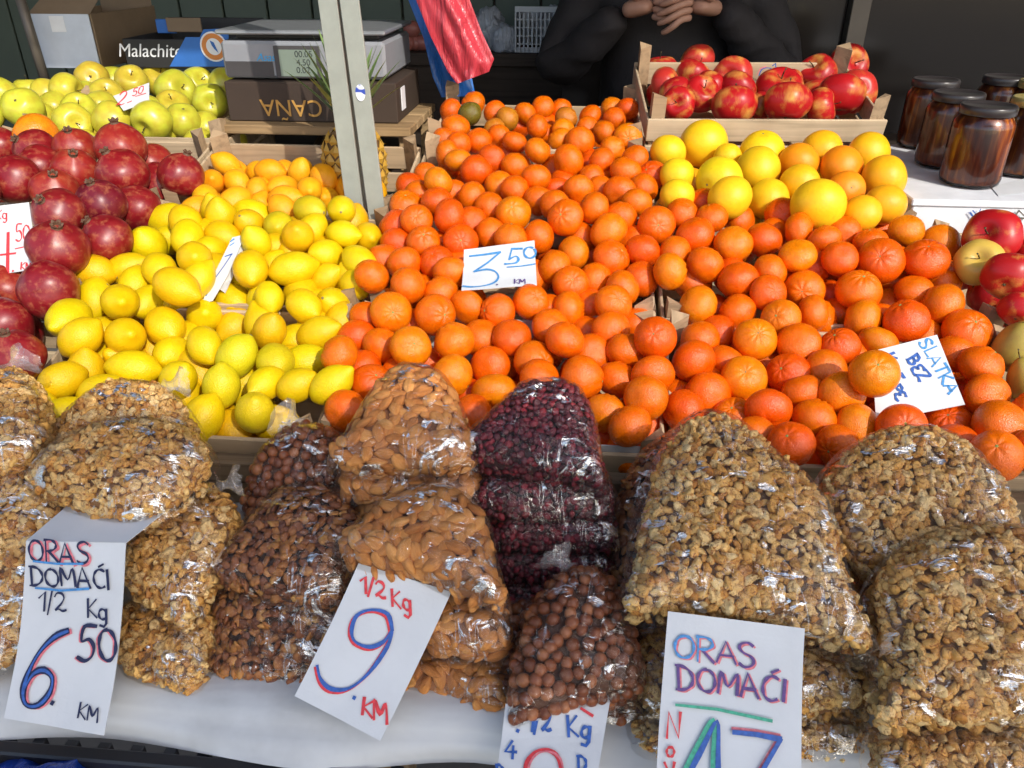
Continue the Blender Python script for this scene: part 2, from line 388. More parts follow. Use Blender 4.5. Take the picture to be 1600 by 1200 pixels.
def lemon_mesh(k):
    o = Vector((k * 3.3, k, k * 9)); L = random.uniform(1.12, 1.28); nip = random.uniform(.16, .30)
    def f(th, ph):
        d = Vector((math.sin(ph) * math.cos(th), math.sin(ph) * math.sin(th), math.cos(ph)))
        r = .92 * (1 + .05 * mn.noise(d * 1.2 + o) + .015 * mn.noise(d * 5 + o))
        z = d.z * L * (1 + .03 * mn.noise(d + o)) + nip * math.exp(-(ph / .30) ** 2) - (.05 * math.exp(-(ph / .1) ** 2)) - .10 * math.exp(-((math.pi - ph) / .30) ** 2)
        return (d.x * r, d.y * r, z)
    return sphere_mesh('lemon_skin', f, M['lemon'], 32, 24)
def round_mesh(k, mat, ob, nz=.03, name='fruit_skin'):
    o = Vector((k * 3.3, k, k * 9))
    def f(th, ph):
        d = Vector((math.sin(ph) * math.cos(th), math.sin(ph) * math.sin(th), math.cos(ph)))
        r = 1 + nz * mn.noise(d * 1.3 + o) - .05 * math.exp(-(ph / .22) ** 2)
        return (d.x * r, d.y * r, d.z * r * ob)
    return sphere_mesh(name, f, mat, 36, 24)
def pom_mesh(k):
    o = Vector((k * 3.3, k, k * 9)); a0 = random.random() * 6
    def f(th, ph):
        d = Vector((math.sin(ph) * math.cos(th), math.sin(ph) * math.sin(th), math.cos(ph)))
        r = 1 + .05 * mn.noise(d * 1.2 + o) + .022 * math.cos(5 * th + a0) * math.sin(ph)
        r *= 1 + .10 * math.exp(-(ph / .26) ** 2)
        return (d.x * r, d.y * r, d.z * r * .93)
    return sphere_mesh('pomegranate_skin', f, M['pomegranate'], 36, 26)
def apple_mesh(k, mat, tall):
    o = Vector((k * 3.3, k, k * 9)); nl = 5; a0 = random.random() * 6
    def f(th, ph):
        s, c = math.sin(ph), math.cos(ph)
        rad = s * (1 + .06 * c) * (1 + .03 * math.cos(nl * th + a0) * (.3 + .7 * (ph / math.pi)))
        z = c * tall - .30 * math.exp(-(ph / .36) ** 2) + .17 * math.exp(-((math.pi - ph) / .33) ** 2)
        d = Vector((s * math.cos(th), s * math.sin(th), c)); q = 1 + .05 * mn.noise(d * 1.1 + o)
        return (rad * math.cos(th) * q, rad * math.sin(th) * q, z * q)
    return sphere_mesh('apple_skin', f, mat, 36, 28)
def pear_mesh(k):
    def f(th, ph):
        s, c = math.sin(ph), math.cos(ph); r = s * (1 - .30 * max(0, c) ** 1.2); z = c * (1.0 if c < 0 else 1.5)
        d = Vector((s * math.cos(th), s * math.sin(th), c)); q = 1 + .05 * mn.noise(d * 1.3 + Vector((k, 0, 0)))
        return (r * q * math.cos(th), r * q * math.sin(th), z * q)
    return sphere_mesh('pear_skin', f, M['pear'], 32, 26)
M['pear'] = fruitmat('pear_skin', .45, 60, .03, spots=((.20, .12, .03), 7, .58, .55), mott=.15)
ME = dict(mandarin=[mandarin_mesh(k) for k in range(16)], lemon=[lemon_mesh(k) for k in range(8)],
          grapefruit=[round_mesh(k, M['grapefruit'], .93, name='grapefruit_skin') for k in range(4)],
          pomegranate=[pom_mesh(k) for k in range(6)], golden_apple=[apple_mesh(k, M['apple_green'], .92) for k in range(5)],
          red_apple=[apple_mesh(k + 9, M['apple_red'], .84) for k in range(5)], pear=[pear_mesh(1), pear_mesh(2)], orange=[round_mesh(8, M['mandarin'], .96, name='orange_skin')])
def star_me(name, r, h, n, mat, inner=.5):
    V = [(0, 0, h)]; F = []
    for i in range(2 * n):
        q = r * (1 if i % 2 == 0 else inner); t = math.pi * i / n; V.append((q * math.cos(t), q * math.sin(t), 0))
    for i in range(2 * n): F.append((0, 1 + i, 1 + (i + 1) % (2 * n)))
    V += [(v[0], v[1], -.05) for v in V[1:]]; k = 2 * n
    for i in range(k): F.append((1 + i, 1 + k + i, 1 + k + (i + 1) % k, 1 + (i + 1) % k))
    return mesh(name, V, F, mat)
ST_MAND = star_me('stem_button', .115, .04, 5, M['calyx'], .5); ST_SCAR = star_me('stem_scar', .085, .02, 6, M['scar'], .8)
def stem_me():
    V, F = tube([(0, 0, .40), (.01, 0, .62), (.05, .02, .85), (.11, .03, 1.02)], [.035, .03, .03, .045], 6); return mesh('stem', V, F, M['stem'], True)
ST_APPLE = stem_me(); ST_EYE = star_me('calyx', .16, .05, 5, M['stem'], .45)
def crown_me():
    V, F = [], []; seg = 24
    prof = [(.19, -.06), (.15, .04), (.17, .11), (.12, .09), (.10, 0)]
    for j, (r, z) in enumerate(prof):
        for i in range(seg):
            t = 2 * math.pi * i / seg; q = abs(math.cos(3 * t)); f = 1 + (.25 * q if j == 2 else 0); V.append((r * f * math.cos(t), r * f * math.sin(t), z + (.07 * q - .03 if j in (2, 3) else 0)))
    for j in range(len(prof) - 1):
        for i in range(seg): i2 = (i + 1) % seg; F.append((j * seg + i, j * seg + i2, (j + 1) * seg + i2, (j + 1) * seg + i))
    F.append(tuple(4 * seg + i for i in range(seg)))
    return mesh('crown', V, F, M['pom_crown'])
ST_CROWN = crown_me()
# ------------------------------------------------------------------ the heaps of fruit: (x, y, radius[, stem dx, dy[, tone]]) as sighted from the camera, set on the slope of the display
PROF = [(.4, .93), (.70, .985), (.81, 1.02), (.95, 1.062), (1.13, 1.125), (1.28, 1.172), (1.5, 1.21), (1.8, 1.25), (2.4, 1.32)]
def surf(y):
    for (a, b), (c, d) in zip(PROF, PROF[1:]):
        if y <= c: return b + (d - b) * (y - a) / (c - a)
    return PROF[-1][1]
def hit(px, py, dz=0):
    r = ray(px, py); lo, hi = .4, 3.2
    f = lambda t: (CAM_Z + r.z * t) - surf(r.y * t) - dz
    for _ in range(40):
        mid = (lo + hi) / 2
        if f(mid) > 0: lo = mid
        else: hi = mid
    return lo
MAND = [(740,163,20),(704,172,15),(712,198,23),(774,176,18),(792,186,17,9,9,'g'),(820,178,15),(848,168,18.5),(694,220,15,-.5,.6),(716,226,19),(748,220,21),(772,204,15,9,9,'g'),(780,214,18),(804,222,20),(840,198,19),(848,208,15),(840,236,22,9,9,'y'),(716,250,21,9,9,'y'),(698,240,17),(768,248,22,9,9,'r'),(744,268,26,9,9,'r'),(804,261,18),(838,277,23.5),(668,276,20),(685,284,24,9,9,'y'),(640,293,17,9,9,'r'),(780,290,19,9,9,'y'),(804,298,20),(737,307,22),(708,304,14),(682,315,20,9,9,'r'),(634,321,26,0,-.75),(764,325,21),(802,334,28,-.1,-.4,'y'),(842,313,18),(651,344,23,-.05,-.3),(702,338,28,9,9,'r'),(737,347,16,9,9,'r'),(620,352,16,9,9,'r'),(656,304,14),
(876,172,12),(884,186,19,9,9,'g'),(922,181,18),(956,170,17,9,9,'y'),(980,171,17.5,9,9,'r'),(960,187,18),(918,201,16),(944,208,18),(981,216,23,.05,0,'y'),(880,205,17,9,9,'y'),(906,221,23),(874,218,14,9,9,'y'),(956,234,15,9,9,'y'),(940,252,21.5),(888,252,27),(924,280,20),(978,268,25),(992,247,20),(1020,274,17,-.5,-.4,'r'),(904,296,24),(868,298,13,9,9,'r'),(938,298,14),(968,302,27),(1006,294,20),(994,318,25,0,.8),(928,325,25),(868,322,26),(884,340,29,-.35,-.2),(970,340,19),(1026,352,30,.1,0),(1066,334,23),(1098,317,22,9,9,'r'),
(618,357,14),(620,382,17,9,9,'r'),(662,378,26,0,-.5),(720,378,28,0,-.1,'r'),(766,366,20),(798,373,24),(682,410,27,-.3,-.6,'r'),(632,412,25),(598,406,17),(581,432,26),(638,446,27),(704,426,26,0,.9),(666,446,13),(688,458,18),(611,488,33,.1,0,'y'),(680,492,33,.5,.0),(730,480,25),(778,488,30,-.8,-.1),(830,472,29,.4,-.4),(558,528,29,9,9,'r'),(531,555,31),(596,542,27),(642,542,33,.2,-.2,'y'),(710,535,33,9,9,'y'),(752,528,24),(800,528,30,9,9,'r'),(574,500,16),(648,512,14),
(842,370,24),(908,372,16),(951,362,31,9,9,'y'),(896,396,25,9,9,'y'),(866,418,28),(955,404,30,.65,-.5),(1004,392,28,-.3,.9,'r'),(1054,396,22),(1046,424,29,9,9,'y'),(928,438,24),(892,444,28,.1,-.3),(973,450,23),(1002,436,18,9,9,'r'),(888,484,29),(958,474,30,.4,-.3),(920,480,15),(954,516,30,.6,.4),(1024,528,34,-.1,-.2,'r'),(860,512,29),(882,532,32),(920,518,18),(992,506,16),(980,426,13,9,9,'r'),(1064,522,15),
(1112,342,24),(1086,368,31,9,9,'r'),(1156,346,20),(1146,381,30,9,9,'y'),(1194,374,28,9,9,'r'),(1222,336,27,9,9,'r'),(1248,360,28),(1246,400,30,9,9,'y'),(1102,414,30),(1154,438,32,9,9,'r'),(1204,424,22),(1200,458,25,.5,-.2,'r'),(1270,416,16,9,9,'r'),(1256,454,32,-.1,.05),(1090,477,32,9,9,'y'),(1152,488,30),(1220,498,31,-.3,-.2,'y'),(1270,490,22),(1294,466,16,9,9,'r'),(1308,492,17),(1312,404,28,9,9,'r'),(1288,376,24),(1318,364,24),
(1376,408,36,-.05,-.25,'r'),(1360,378,24),(1416,360,27,9,9,'y'),(1370,364,16),(1468,382,31,9,9,'y'),(1446,406,35,.1,-.75,'r'),(1466,426,24),(1394,438,22),(1342,454,35,.2,-.75),(1428,454,29),(1472,476,34),(1349,500,33,9,9,'y'),(1416,502,35,-.3,-.8,'r'),(1510,518,37,.4,-.5),(1386,478,14),(1472,440,20),(1372,536,26,9,9,'y'),(1312,542,29,-.3,-.7,'r'),(1489,554,24),(1532,572,34),(1440,527,15),
(582,600,27,.2,-.5,'r'),(540,642,28),(566,578,14,9,9,'r'),(706,586,34,9,9,'y'),(766,572,30),(772,612,36,9,9,'y'),(732,622,20,9,9,'r'),(738,650,22,9,9,'r'),(628,584,16),(668,572,16),(834,564,32,.65,0),(844,592,27),(924,552,21),(908,590,36),(964,594,26),(946,646,30,9,9,'y'),(984,666,34),(1009,622,36),(1020,586,35),(978,548,26),(1084,564,35,9,9,'r'),(1106,616,36),(1058,624,18),(1068,642,27,9,9,'r'),(948,550,12),(946,684,14,9,9,'r'),
(1118,522,22,9,9,'r'),(1094,532,25),(1180,530,34,.15,-.35,'y'),(1248,538,35),(1134,566,22),(1162,591,36,.1,-.35,'y'),(1232,584,34,-.4,-.3,'r'),(1290,578,28),(1254,614,26),(1194,568,14),(1315,616,37,9,9,'y'),(1200,640,37,0,.75,'r'),(1146,654,27,-.1,-.6),(1272,656,35),(1180,686,27),(1236,694,37,-.2,-.45,'r'),(1308,698,36,-.5,.3),(1340,665,29,9,9,'y'),(1324,560,18),(1366,584,38,.15,-.4,'y'),(1542,618,36),(1480,668,39,.05,-.6,'r'),(1408,668,38,.2,-.2,'r'),(1492,698,32,9,9,'r'),(1560,666,42),(1556,712,41,.05,-.4),(1430,640,26,9,9,'r'),(1610,640,34),(1615,705,34,9,9,'r')]
LEM = [(346,342,27),(290,346,27),(392,352,25,9,9,'d'),(436,354,26,9,9,'g'),(484,328,24,9,9,'g'),(534,328,24),(488,358,23),(466,370,27,-.1,-.4,'d'),(536,366,27,.9,.1),(574,370,19),(293,372,27),(348,370,27),(400,378,22),(432,388,15),(392,420,30,0,.6,'d'),(458,420,29),(510,398,25),(510,434,27,.75,-.5),(562,410,26),(556,445,18),(428,420,12),(232,384,30),(262,376,15),(304,404,29,0,-.1),(330,392,22),(147,424,29,9,9,'d'),(198,420,26),(250,422,28),(276,448,36,.75,.4),(308,440,18),(212,446,18),(338,420,14),(362,469,30,.5,.3),
(150,466,23),(188,472,31,.05,.0),(234,472,20),(108,498,33,-.5,.3),(126,528,36,.65,-.7),(196,526,32,.2,-.1),(258,510,32,.3,.45),(320,494,30),(320,540,33,.3,.75),(240,544,15),(162,566,20,0,.8),(208,576,36,.95,.1),(98,594,36,-.9,.4),(134,584,18),(162,612,35,.9,-.2),(270,554,22),(278,594,35,.3,-.6),(346,604,36,.0,-.93,'g'),(108,646,32,-.9,.1),(226,596,18),(310,580,15),(316,655,28),(421,465,27,.1,.8),(475,478,32,.6,.5),(370,510,24),(421,517,32,.2,-.7,'d'),(498,521,33,.8,-.3),(370,557,33,9,9,'g'),(430,566,32,.1,.4,'g'),(460,535,18),(480,566,22),(464,602,30,.8,-.5),(518,602,35,.7,-.6),(417,598,22,-.6,.4),(399,645,32,0,-.5,'g'),(433,663,14),(502,478,12),(522,476,14),(385,602,14),(534,505,12),(60,640,26),(210,640,26),(240,660,24)]
OLEM = [(354,257,20),(332,284,18,0,-.2),(370,284,20),(322,310,21,.2,.5),(366,315,23),(402,298,22,-.2,.9),(422,268,24,.9,.1),(470,270,21),(506,278,22),(442,293,20),(484,296,21,0,.1),(446,310,25,.9,0),(308,327,20),(404,328,18),(442,327,22),(510,312,14),(530,286,18),(545,300,18)]
POM = [(188,230,39,-.1,-.93),(118,233,33,-.2,-.8),(118,268,36,.0,-.7),(192,272,40,-.5,-.8),(56,236,28,-.7,-.5),(66,262,24),(26,281,38,-.85,-.4),(0,232,24),(284,274,32,.3,-.9),(240,260,22),(248,290,24),(86,300,30,0,-.7),(158,318,38,-.3,-.8),(92,334,40,-.55,-.5),(92,388,46,.0,-.7),(168,374,39,-.65,-.7),(216,326,24),(158,404,24),(77,453,46),(14,455,34),(6,508,28),(24,558,44,-.3,-.8),(-40,300,36),(-40,480,38),(-30,560,36)]
GAP = [(36,168,31),(104,142,27,.85,0),(144,122,25,-.1,-.1,'e'),(74,150,20),(48,146,18),(0,148,18),(62,188,23,-.2,-.5),(86,172,18),(114,192,30,.2,.0),(124,172,20,0,-.6),(166,150,24,.1,-.5),(206,128,24,0,-.6),(160,170,17),(176,190,31),(224,172,24),(238,188,31,-.6,.5),(274,142,31,.5,-.2),(248,126,20,.2,-.7),(310,131,19,.3,-.4),(270,168,22,0,-.7),(286,188,23),(329,158,25,0,.1),(352,132,20),(138,155,15),(178,128,14),(-20,185,28)]
RAP = [(1032,110,25),(1090,96,25),(1082,118,27),(1040,132,25),(1060,162,25,-.2,-.1),(1095,148,28,.3,-.6),(1145,120,29,-.25,-.1),(1152,140,28),(1147,165,33,0,.93,'e'),(1217,140,34,.1,-.8),(1230,160,34,0,.93,'e'),(1276,116,29,-.3,-.6),(1324,102,30,.6,-.2),(1314,148,34,0,.93,'e'),(1338,142,31),(1276,150,28),(1190,165,20)]
GRF = [(1099,225,38),(1044,238,28),(1058,274,27),(1058,306,27),(1137,246,22),(1124,282,37,-.55,.2),(1140,309,35),(1190,238,35,0,-.9),(1184,265,36),(1201,312,33),(1248,254,31,-.5,.7,'o'),(1250,287,31,9,9,'m'),(1283,235,32,9,9,'m'),(1278,320,42),(1315,262,34,9,9,'o'),(1357,240,33,9,9,'m'),(1322,296,29,.3,-.1,'o'),(1381,279,36,9,9,'m'),(1346,334,30,9,9,'m'),(1382,320,33,9,9,'m')]
TYP = dict(mandarin=((170, 250, 320, 400, 500, 600, 700), (19, 23, 26, 29, 32, 35, 38)), lemon=((260, 330, 400, 480, 560, 650), (20, 24, 27, 30, 33, 35)), pomegranate=((200, 300, 400, 500), (34, 38, 42, 46)), golden_apple=((100, 200), (26, 30)))
def settle(lst, dz, kinds, lim=.055, fac=.93):
    n = len(lst); D = np.array([ray(a[0], a[1]) for a in lst]); T = np.array([hit(a[0], a[1], z) for a, z in zip(lst, dz)]); T0 = T.copy()
    typ = np.array([np.interp(a[1], *TYP[k]) if k in TYP else 0 for a, k in zip(lst, kinds)]); r0 = np.array([a[2] for a in lst], float); hidn = r0 < .84 * typ
    lst = [(a[0], a[1], max(a[2], .95 * t), *a[3:]) for a, t in zip(lst, typ)]; T0 = T0 + np.where(hidn, .022, 0); T = T0.copy()
    rp = np.array([a[2] for a in lst]) / FPX; sc = np.array([a[1] * .6 + r * 1.6 for a, r in zip(lst, r0)]); Dl = np.linalg.norm(D, axis=1)
    for it in range(120):
        P = D * T[:, None]; R = rp * T; d = P[:, None] - P[None]; dist = np.sqrt((d ** 2).sum(-1)) + 1e-9
        need = fac * (R[:, None] + R[None]); ov = np.where(dist < need, need - dist, 0); np.fill_diagonal(ov, 0)
        fr = sc[:, None] > sc[None]                                  # i in front of j
        push = np.where(fr, -ov, ov).sum(1)
        T = T + np.clip(push * .25, -.01, .01) + (T0 - T) * .01
        T = np.clip(T, T0 - lim, T0 + lim * 1.2)
    return [(CAMLOC + Vector(D[i]) * T[i], float(rp[i] * T[i])) for i in range(n)]
def orient(p, sx=9, sy=9, spin=None, away=True):
    v = (CAMLOC - p).normalized(); rt = Vector((v.y, -v.x, 0)).normalized() * -1; up = v.cross(rt)
    rt = RIGHT - v * RIGHT.dot(v); rt.normalize(); up = UP - v * UP.dot(v) - rt * UP.dot(rt); up.normalize()
    if sx > 2:
        while True:
            d = Vector((random.gauss(0, 1), random.gauss(0, 1), random.gauss(0, 1))).normalized()
            if d.dot(v) < (.25 if away else 1): break
    else:
        q = min(.98, math.hypot(sx, sy)); d = rt * sx - up * sy + v * math.sqrt(max(.02, 1 - q * q))
    q = d.normalized().to_track_quat('Z', 'Y')
    from mathutils import Quaternion
    return q @ Quaternion((0, 0, 1), random.uniform(0, 6.28) if spin is None else spin)
TONE = dict(mandarin={'': (.78, .150, .001), 'r': (.74, .102, .001), 'y': (.80, .212, .002), 'g': (.52, .20, .012), 'G': (.14, .13, .012)},
            lemon={'': (.73, .515, .003), 'd': (.71, .45, .003), 'g': (.62, .50, .008), 'O': (.88, .40, .008)},
            grapefruit={'': (.86, .58, .012), 'm': (.88, .43, .010), 'o': (.86, .30, .008)},
            pomegranate={'': (.25, .014, .016), 'p': (.17, .009, .020), 'o': (.34, .04, .02)}, golden_apple={'': (.58, .56, .045)}, red_apple={'': (.40, .010, .012), 'w': (.48, .030, .02)}, pear={'': (.36, .32, .05)}, orange={'': (.86, .27, .008)})
TW = dict(mandarin={'': 'bright orange', 'r': 'deep reddish orange', 'y': 'yellowish orange', 'g': 'green-tinged orange', 'G': 'olive green'},
          lemon={'': 'bright yellow', 'd': 'deep yellow', 'g': 'greenish yellow', 'O': 'orange-yellow'}, grapefruit={'': 'bright yellow', 'm': 'amber yellow', 'o': 'orange-tinted'},
          pomegranate={'': 'red', 'p': 'purple red', 'o': 'rosy red'}, golden_apple={'': 'yellow-green'}, red_apple={'': 'red', 'w': 'pinkish red'}, pear={'': 'brownish green'}, orange={'': 'single'})
FR = []
def fruit(kind, p, R, sx=9, sy=9, tone='', cal=None):
    vis = sx <= 2
    me = random.choice(ME[kind]); q = orient(p, sx, sy, away=(kind not in ('lemon',)))
    o = link(kind, me, None, p); o.rotation_mode = 'QUATERNION'; o.rotation_quaternion = q; o.scale = (R, R, R)
    c = TONE[kind][tone if tone in TONE[kind] else '']; j = [random.uniform(.94, 1.06), random.uniform(.88, 1.12), 1]
    o.color = (min(1, c[0] * j[0]), c[1] * j[1], c[2], 1)
    if cal is None: cal = {'mandarin': 'b', 'grapefruit': 's', 'orange': 's', 'pomegranate': 'c', 'golden_apple': 't', 'red_apple': 't', 'pear': 't'}.get(kind)
    if kind == 'lemon': cal = 's' if random.random() < .5 else None
    zt = max(v.co.z for v in me.vertices[:36])
    if cal == 'b': k = link('stem_button', ST_MAND if random.random() < .75 else ST_SCAR, o, (0, 0, zt - .006))
    elif cal == 's': k = link('stem_scar', ST_SCAR, o, (0, 0, (zt if kind != 'lemon' else min(v.co.z for v in me.vertices)) - .004), (0 if kind != 'lemon' else math.pi, 0, 0))
    elif cal == 'c': k = link('crown', ST_CROWN, o, (0, 0, zt - .02))
    elif cal == 't':
        k = link('stem', ST_APPLE, o, (0, 0, .0 if kind != 'pear' else .95)); k.rotation_euler = (0, 0, random.random() * 6)
        if kind != 'pear': link('calyx', ST_EYE, o, (0, 0, -.74 if kind == 'golden_apple' else -.66), (math.pi, 0, 0))
    px, py, d = to_px(p)
    FR.append(dict(o=o, kind=kind, px=px, py=py, r=R * FPX / d, tone=tone if tone in TW[kind] else '', vis=vis, p=p, R=R))
    return o
QUEUE = []
def heap(kind, lst, dz=0, tonefn=None):
    for a in lst: QUEUE.append((kind, a, dz, tonefn() if tonefn else ''))
heap('mandarin', MAND, 0); heap('mandarin', [(734, 178, 18, 9, 9, 'G')], .02)
heap('lemon', LEM, .004); heap('lemon', [a if len(a) == 6 else ((*a, 'O') if len(a) == 5 else (*a, 9, 9, 'O')) for a in OLEM], -.03)
heap('pomegranate', POM, .012, lambda: random.choice(['', '', 'p', 'o'])); heap('golden_apple', GAP, -.012)
heap('red_apple', [(a[0], a[1], a[2] * 1.07, *a[3:]) for a in RAP], .042, lambda: random.choice(['', '', 'w'])); heap('grapefruit', GRF, .006); heap('orange', [(57, 212, 34)], .03)
heap('red_apple', [(1551, 370, 43, -.3, -.2), (1574, 432, 38), (1610, 395, 30), (1592, 484, 30)], .01); heap('red_apple', [(1530, 410, 36, 0, -.3, 'Y')], .03)
heap('pear', [(1588, 548, 36, .2, -.8), (1612, 600, 34, -.3, -.8)], .0)
for (kind, a, dz, tn), (p, R) in zip(QUEUE, settle([q[1] for q in QUEUE], [q[2] for q in QUEUE], [q[0] for q in QUEUE])):
    sx, sy = (a[3], a[4]) if len(a) > 4 else (9, 9); tone = a[5] if len(a) > 5 else tn; flip = tone == 'e'
    if flip: tone = ''
    if a[:2] == (1366, 584): R *= (p - CAMLOC - ray(1366, 584) * .085).length / (p - CAMLOC).length; p = p - ray(1366, 584) * .085
    if kind == 'lemon' and sx < 2 and math.hypot(sx, sy) > .6: R *= .87
    o = fruit(kind, p, R, sx, sy, tone)
    if flip: o.rotation_quaternion = orient(p, sx, sy) @ Matrix.Rotation(math.pi, 3, 'X').to_quaternion()
    if tone == 'G': GREEN = o; o.scale = (R * .95, R * .95, R * 1.3)
    if tone == 'Y': o.color = (.60, .40, .07, 1)
# second layer: fruit below the top ones, seen only through the gaps
def fillers(kind, x0, x1, y0, y1, R, drop, tones, dz=0, maxn=60, thr=.55):
    out = []; up = [(f['p'], f['R']) for f in FR]
    for lay in range(4):
        y = y0 + lay * .3 * R
        while y < y1:
            x = x0 + random.uniform(0, R)
            while x < x1:
                p = Vector((x + random.uniform(-.3, .3) * R, y + random.uniform(-.3, .3) * R, surf(y) + dz - drop - lay * .016))
                x += .8 * R
                if any((p - q).length < .64 * (R + r) for q, r in up) or any((p - a).length < 1.75 * R for a in out): continue
                ok = 0; v = (CAMLOC - p).normalized()                   # keep it only when part of it can be seen
                for k in range(16):
                    d = Vector((random.gauss(0, 1), random.gauss(0, 1), random.gauss(0, 1))).normalized()
                    if d.dot(v) < 0: d = -d
                    s = p + d * R; L = (CAMLOC - s); Ln = L.length; L = L / Ln; hid = False
                    for q, r in up:
                        w_ = q - s; t = w_.dot(L)
                        if t > 0 and (w_ - L * t).length < r * .96: hid = True; break
                    ok += not hid
                if ok >= 1: out.append(p)
            y += .8 * R
    random.shuffle(out)
    for p in out[:maxn]:
        f = fruit(kind, p, R * random.uniform(.94, 1.05), 9, 9, random.choice(tones)); FR[-1]['fill'] = True
fillers('mandarin', -.285, .10, .84, 1.83, .0305, .036, ['', 'r', ''], maxn=62)
fillers('mandarin', .15, .535, .84, 1.30, .0305, .036, ['', 'r', ''], maxn=46)
fillers('lemon', -.715, -.35, .84, 1.30, .030, .034, ['', 'd'], maxn=56)
fillers('lemon', -.715, -.35, 1.35, 1.55, .026, .06, ['O'], maxn=14)
fillers('pomegranate', -1.15, -.785, .86, 1.55, .040, .055, ['', 'p'], maxn=12)
fillers('golden_apple', -1.14, -.76, 1.64, 1.84, .036, .05, [''], maxn=8)
fillers('grapefruit', .16, .53, 1.36, 1.56, .040, .055, ['', 'm'], maxn=8)
fillers('red_apple', a0.x + .05, a1.x - .05, 1.68, 1.85, .036, .02, [''], dz=.06, maxn=5)
fillers('red_apple', .61, .97, 1.11, 1.29, .038, .045, ['', 'w'], maxn=14)
fillers('pear', .61, .97, .86, 1.02, .032, .055, [''], maxn=12)
# labels that single each fruit out: look, then its place by the nearest landmark
LM = [('3.50 price card', 780, 418), ('Slatka bez card', 1440, 600), ('folded lemon price card', 350, 420), ('4.50 price card', 20, 370), ('2.50 price card', 205, 152), ('twin posts amid the mandarins', 1025, 480),
      ('crate posts between lemons and mandarins', 568, 470), ('foot of the grey pole', 590, 330), ('almond bag', 640, 620), ('cranberry bag', 850, 640), ('big walnut bag', 1110, 700), ('olive green mandarin', 734, 178),
      ('topmost grapefruit', 1099, 225), ('honey jars', 1480, 230), ('red apple crate', 1200, 150), ('walnut bag by the lemons', 220, 640), ('pineapple', 545, 250), ('short crate posts by the pomegranates', 245, 330), ('rear walnut bag', 1430, 700), ('orange among the pomegranates', 57, 212)]
ORD = ['nearest', 'second', 'third', 'fourth', 'fifth', 'sixth', 'seventh', 'eighth', 'ninth', 'tenth', 'eleventh', 'twelfth', '13th', '14th', '15th', '16th', '17th', '18th', '19th', '20th'] + ['%dth' % k for k in range(21, 60)]
KN = dict(mandarin='mandarin', lemon='lemon', grapefruit='grapefruit', pomegranate='pomegranate', golden_apple='apple', red_apple='apple', pear='pear', orange='orange')
bins = {}
for f in FR:
    cand = [(math.hypot(f['px'] - x, f['py'] - y), nme, x, y) for nme, x, y in LM if not (nme.startswith('olive') and f['o'] is GREEN) and not (nme.startswith('topmost') and math.hypot(f['px'] - x, f['py'] - y) < 8) and not (nme.startswith('orange among') and f['kind'] == 'orange')]
    d, nme, x, y = min(cand); dx, dy = f['px'] - x, f['py'] - y
    side = ('left of' if dx < 0 else 'right of') if abs(dx) > abs(dy) else ('above' if dy < 0 else 'below')
    bins.setdefault((f['kind'], nme, side), []).append((d, f))
for (kind, nme, side), rows in bins.items():
    rows.sort(key=lambda r: r[0])
    for i, (d, f) in enumerate(rows):
        tw = TW[kind][f['tone']]; st = 'partly buried ' if f.get('fill') else ''
        lab = f"{st}{tw} {KN[kind]}, {ORD[i]} {side} the {nme}"
        tag(f['o'], lab, KN[kind], {'mandarin': 'mandarins heaped in crates', 'lemon': 'lemons heaped in crates', 'grapefruit': 'grapefruit in the crate', 'pomegranate': 'pomegranates in crates', 'golden_apple': 'golden apples in the raised crate', 'red_apple': 'red apples', 'pear': 'pears at the edge', 'orange': None}[kind])
tag(GREEN, 'olive green mandarin lying among the orange ones near the back post', 'mandarin')
for f in FR:
    if f['kind'] == 'orange': tag(f['o'], 'single bright orange among the pomegranates below the golden apples', 'orange')
    if abs(f['px'] - 1366) < 4 and abs(f['py'] - 584) < 4: tag(f['o'], 'yellowish orange mandarin lying on the Slatka bez card', 'mandarin')
    if abs(f['px'] - 1099) < 3 and abs(f['py'] - 225) < 3: tag(f['o'], 'large bright yellow grapefruit topmost of its crate below the red apples', 'grapefruit')
    if abs(f['px'] - 1530) < 3 and abs(f['py'] - 410) < 3: tag(f['o'], 'yellow apple with pink flush beside the dark red apple', 'apple')
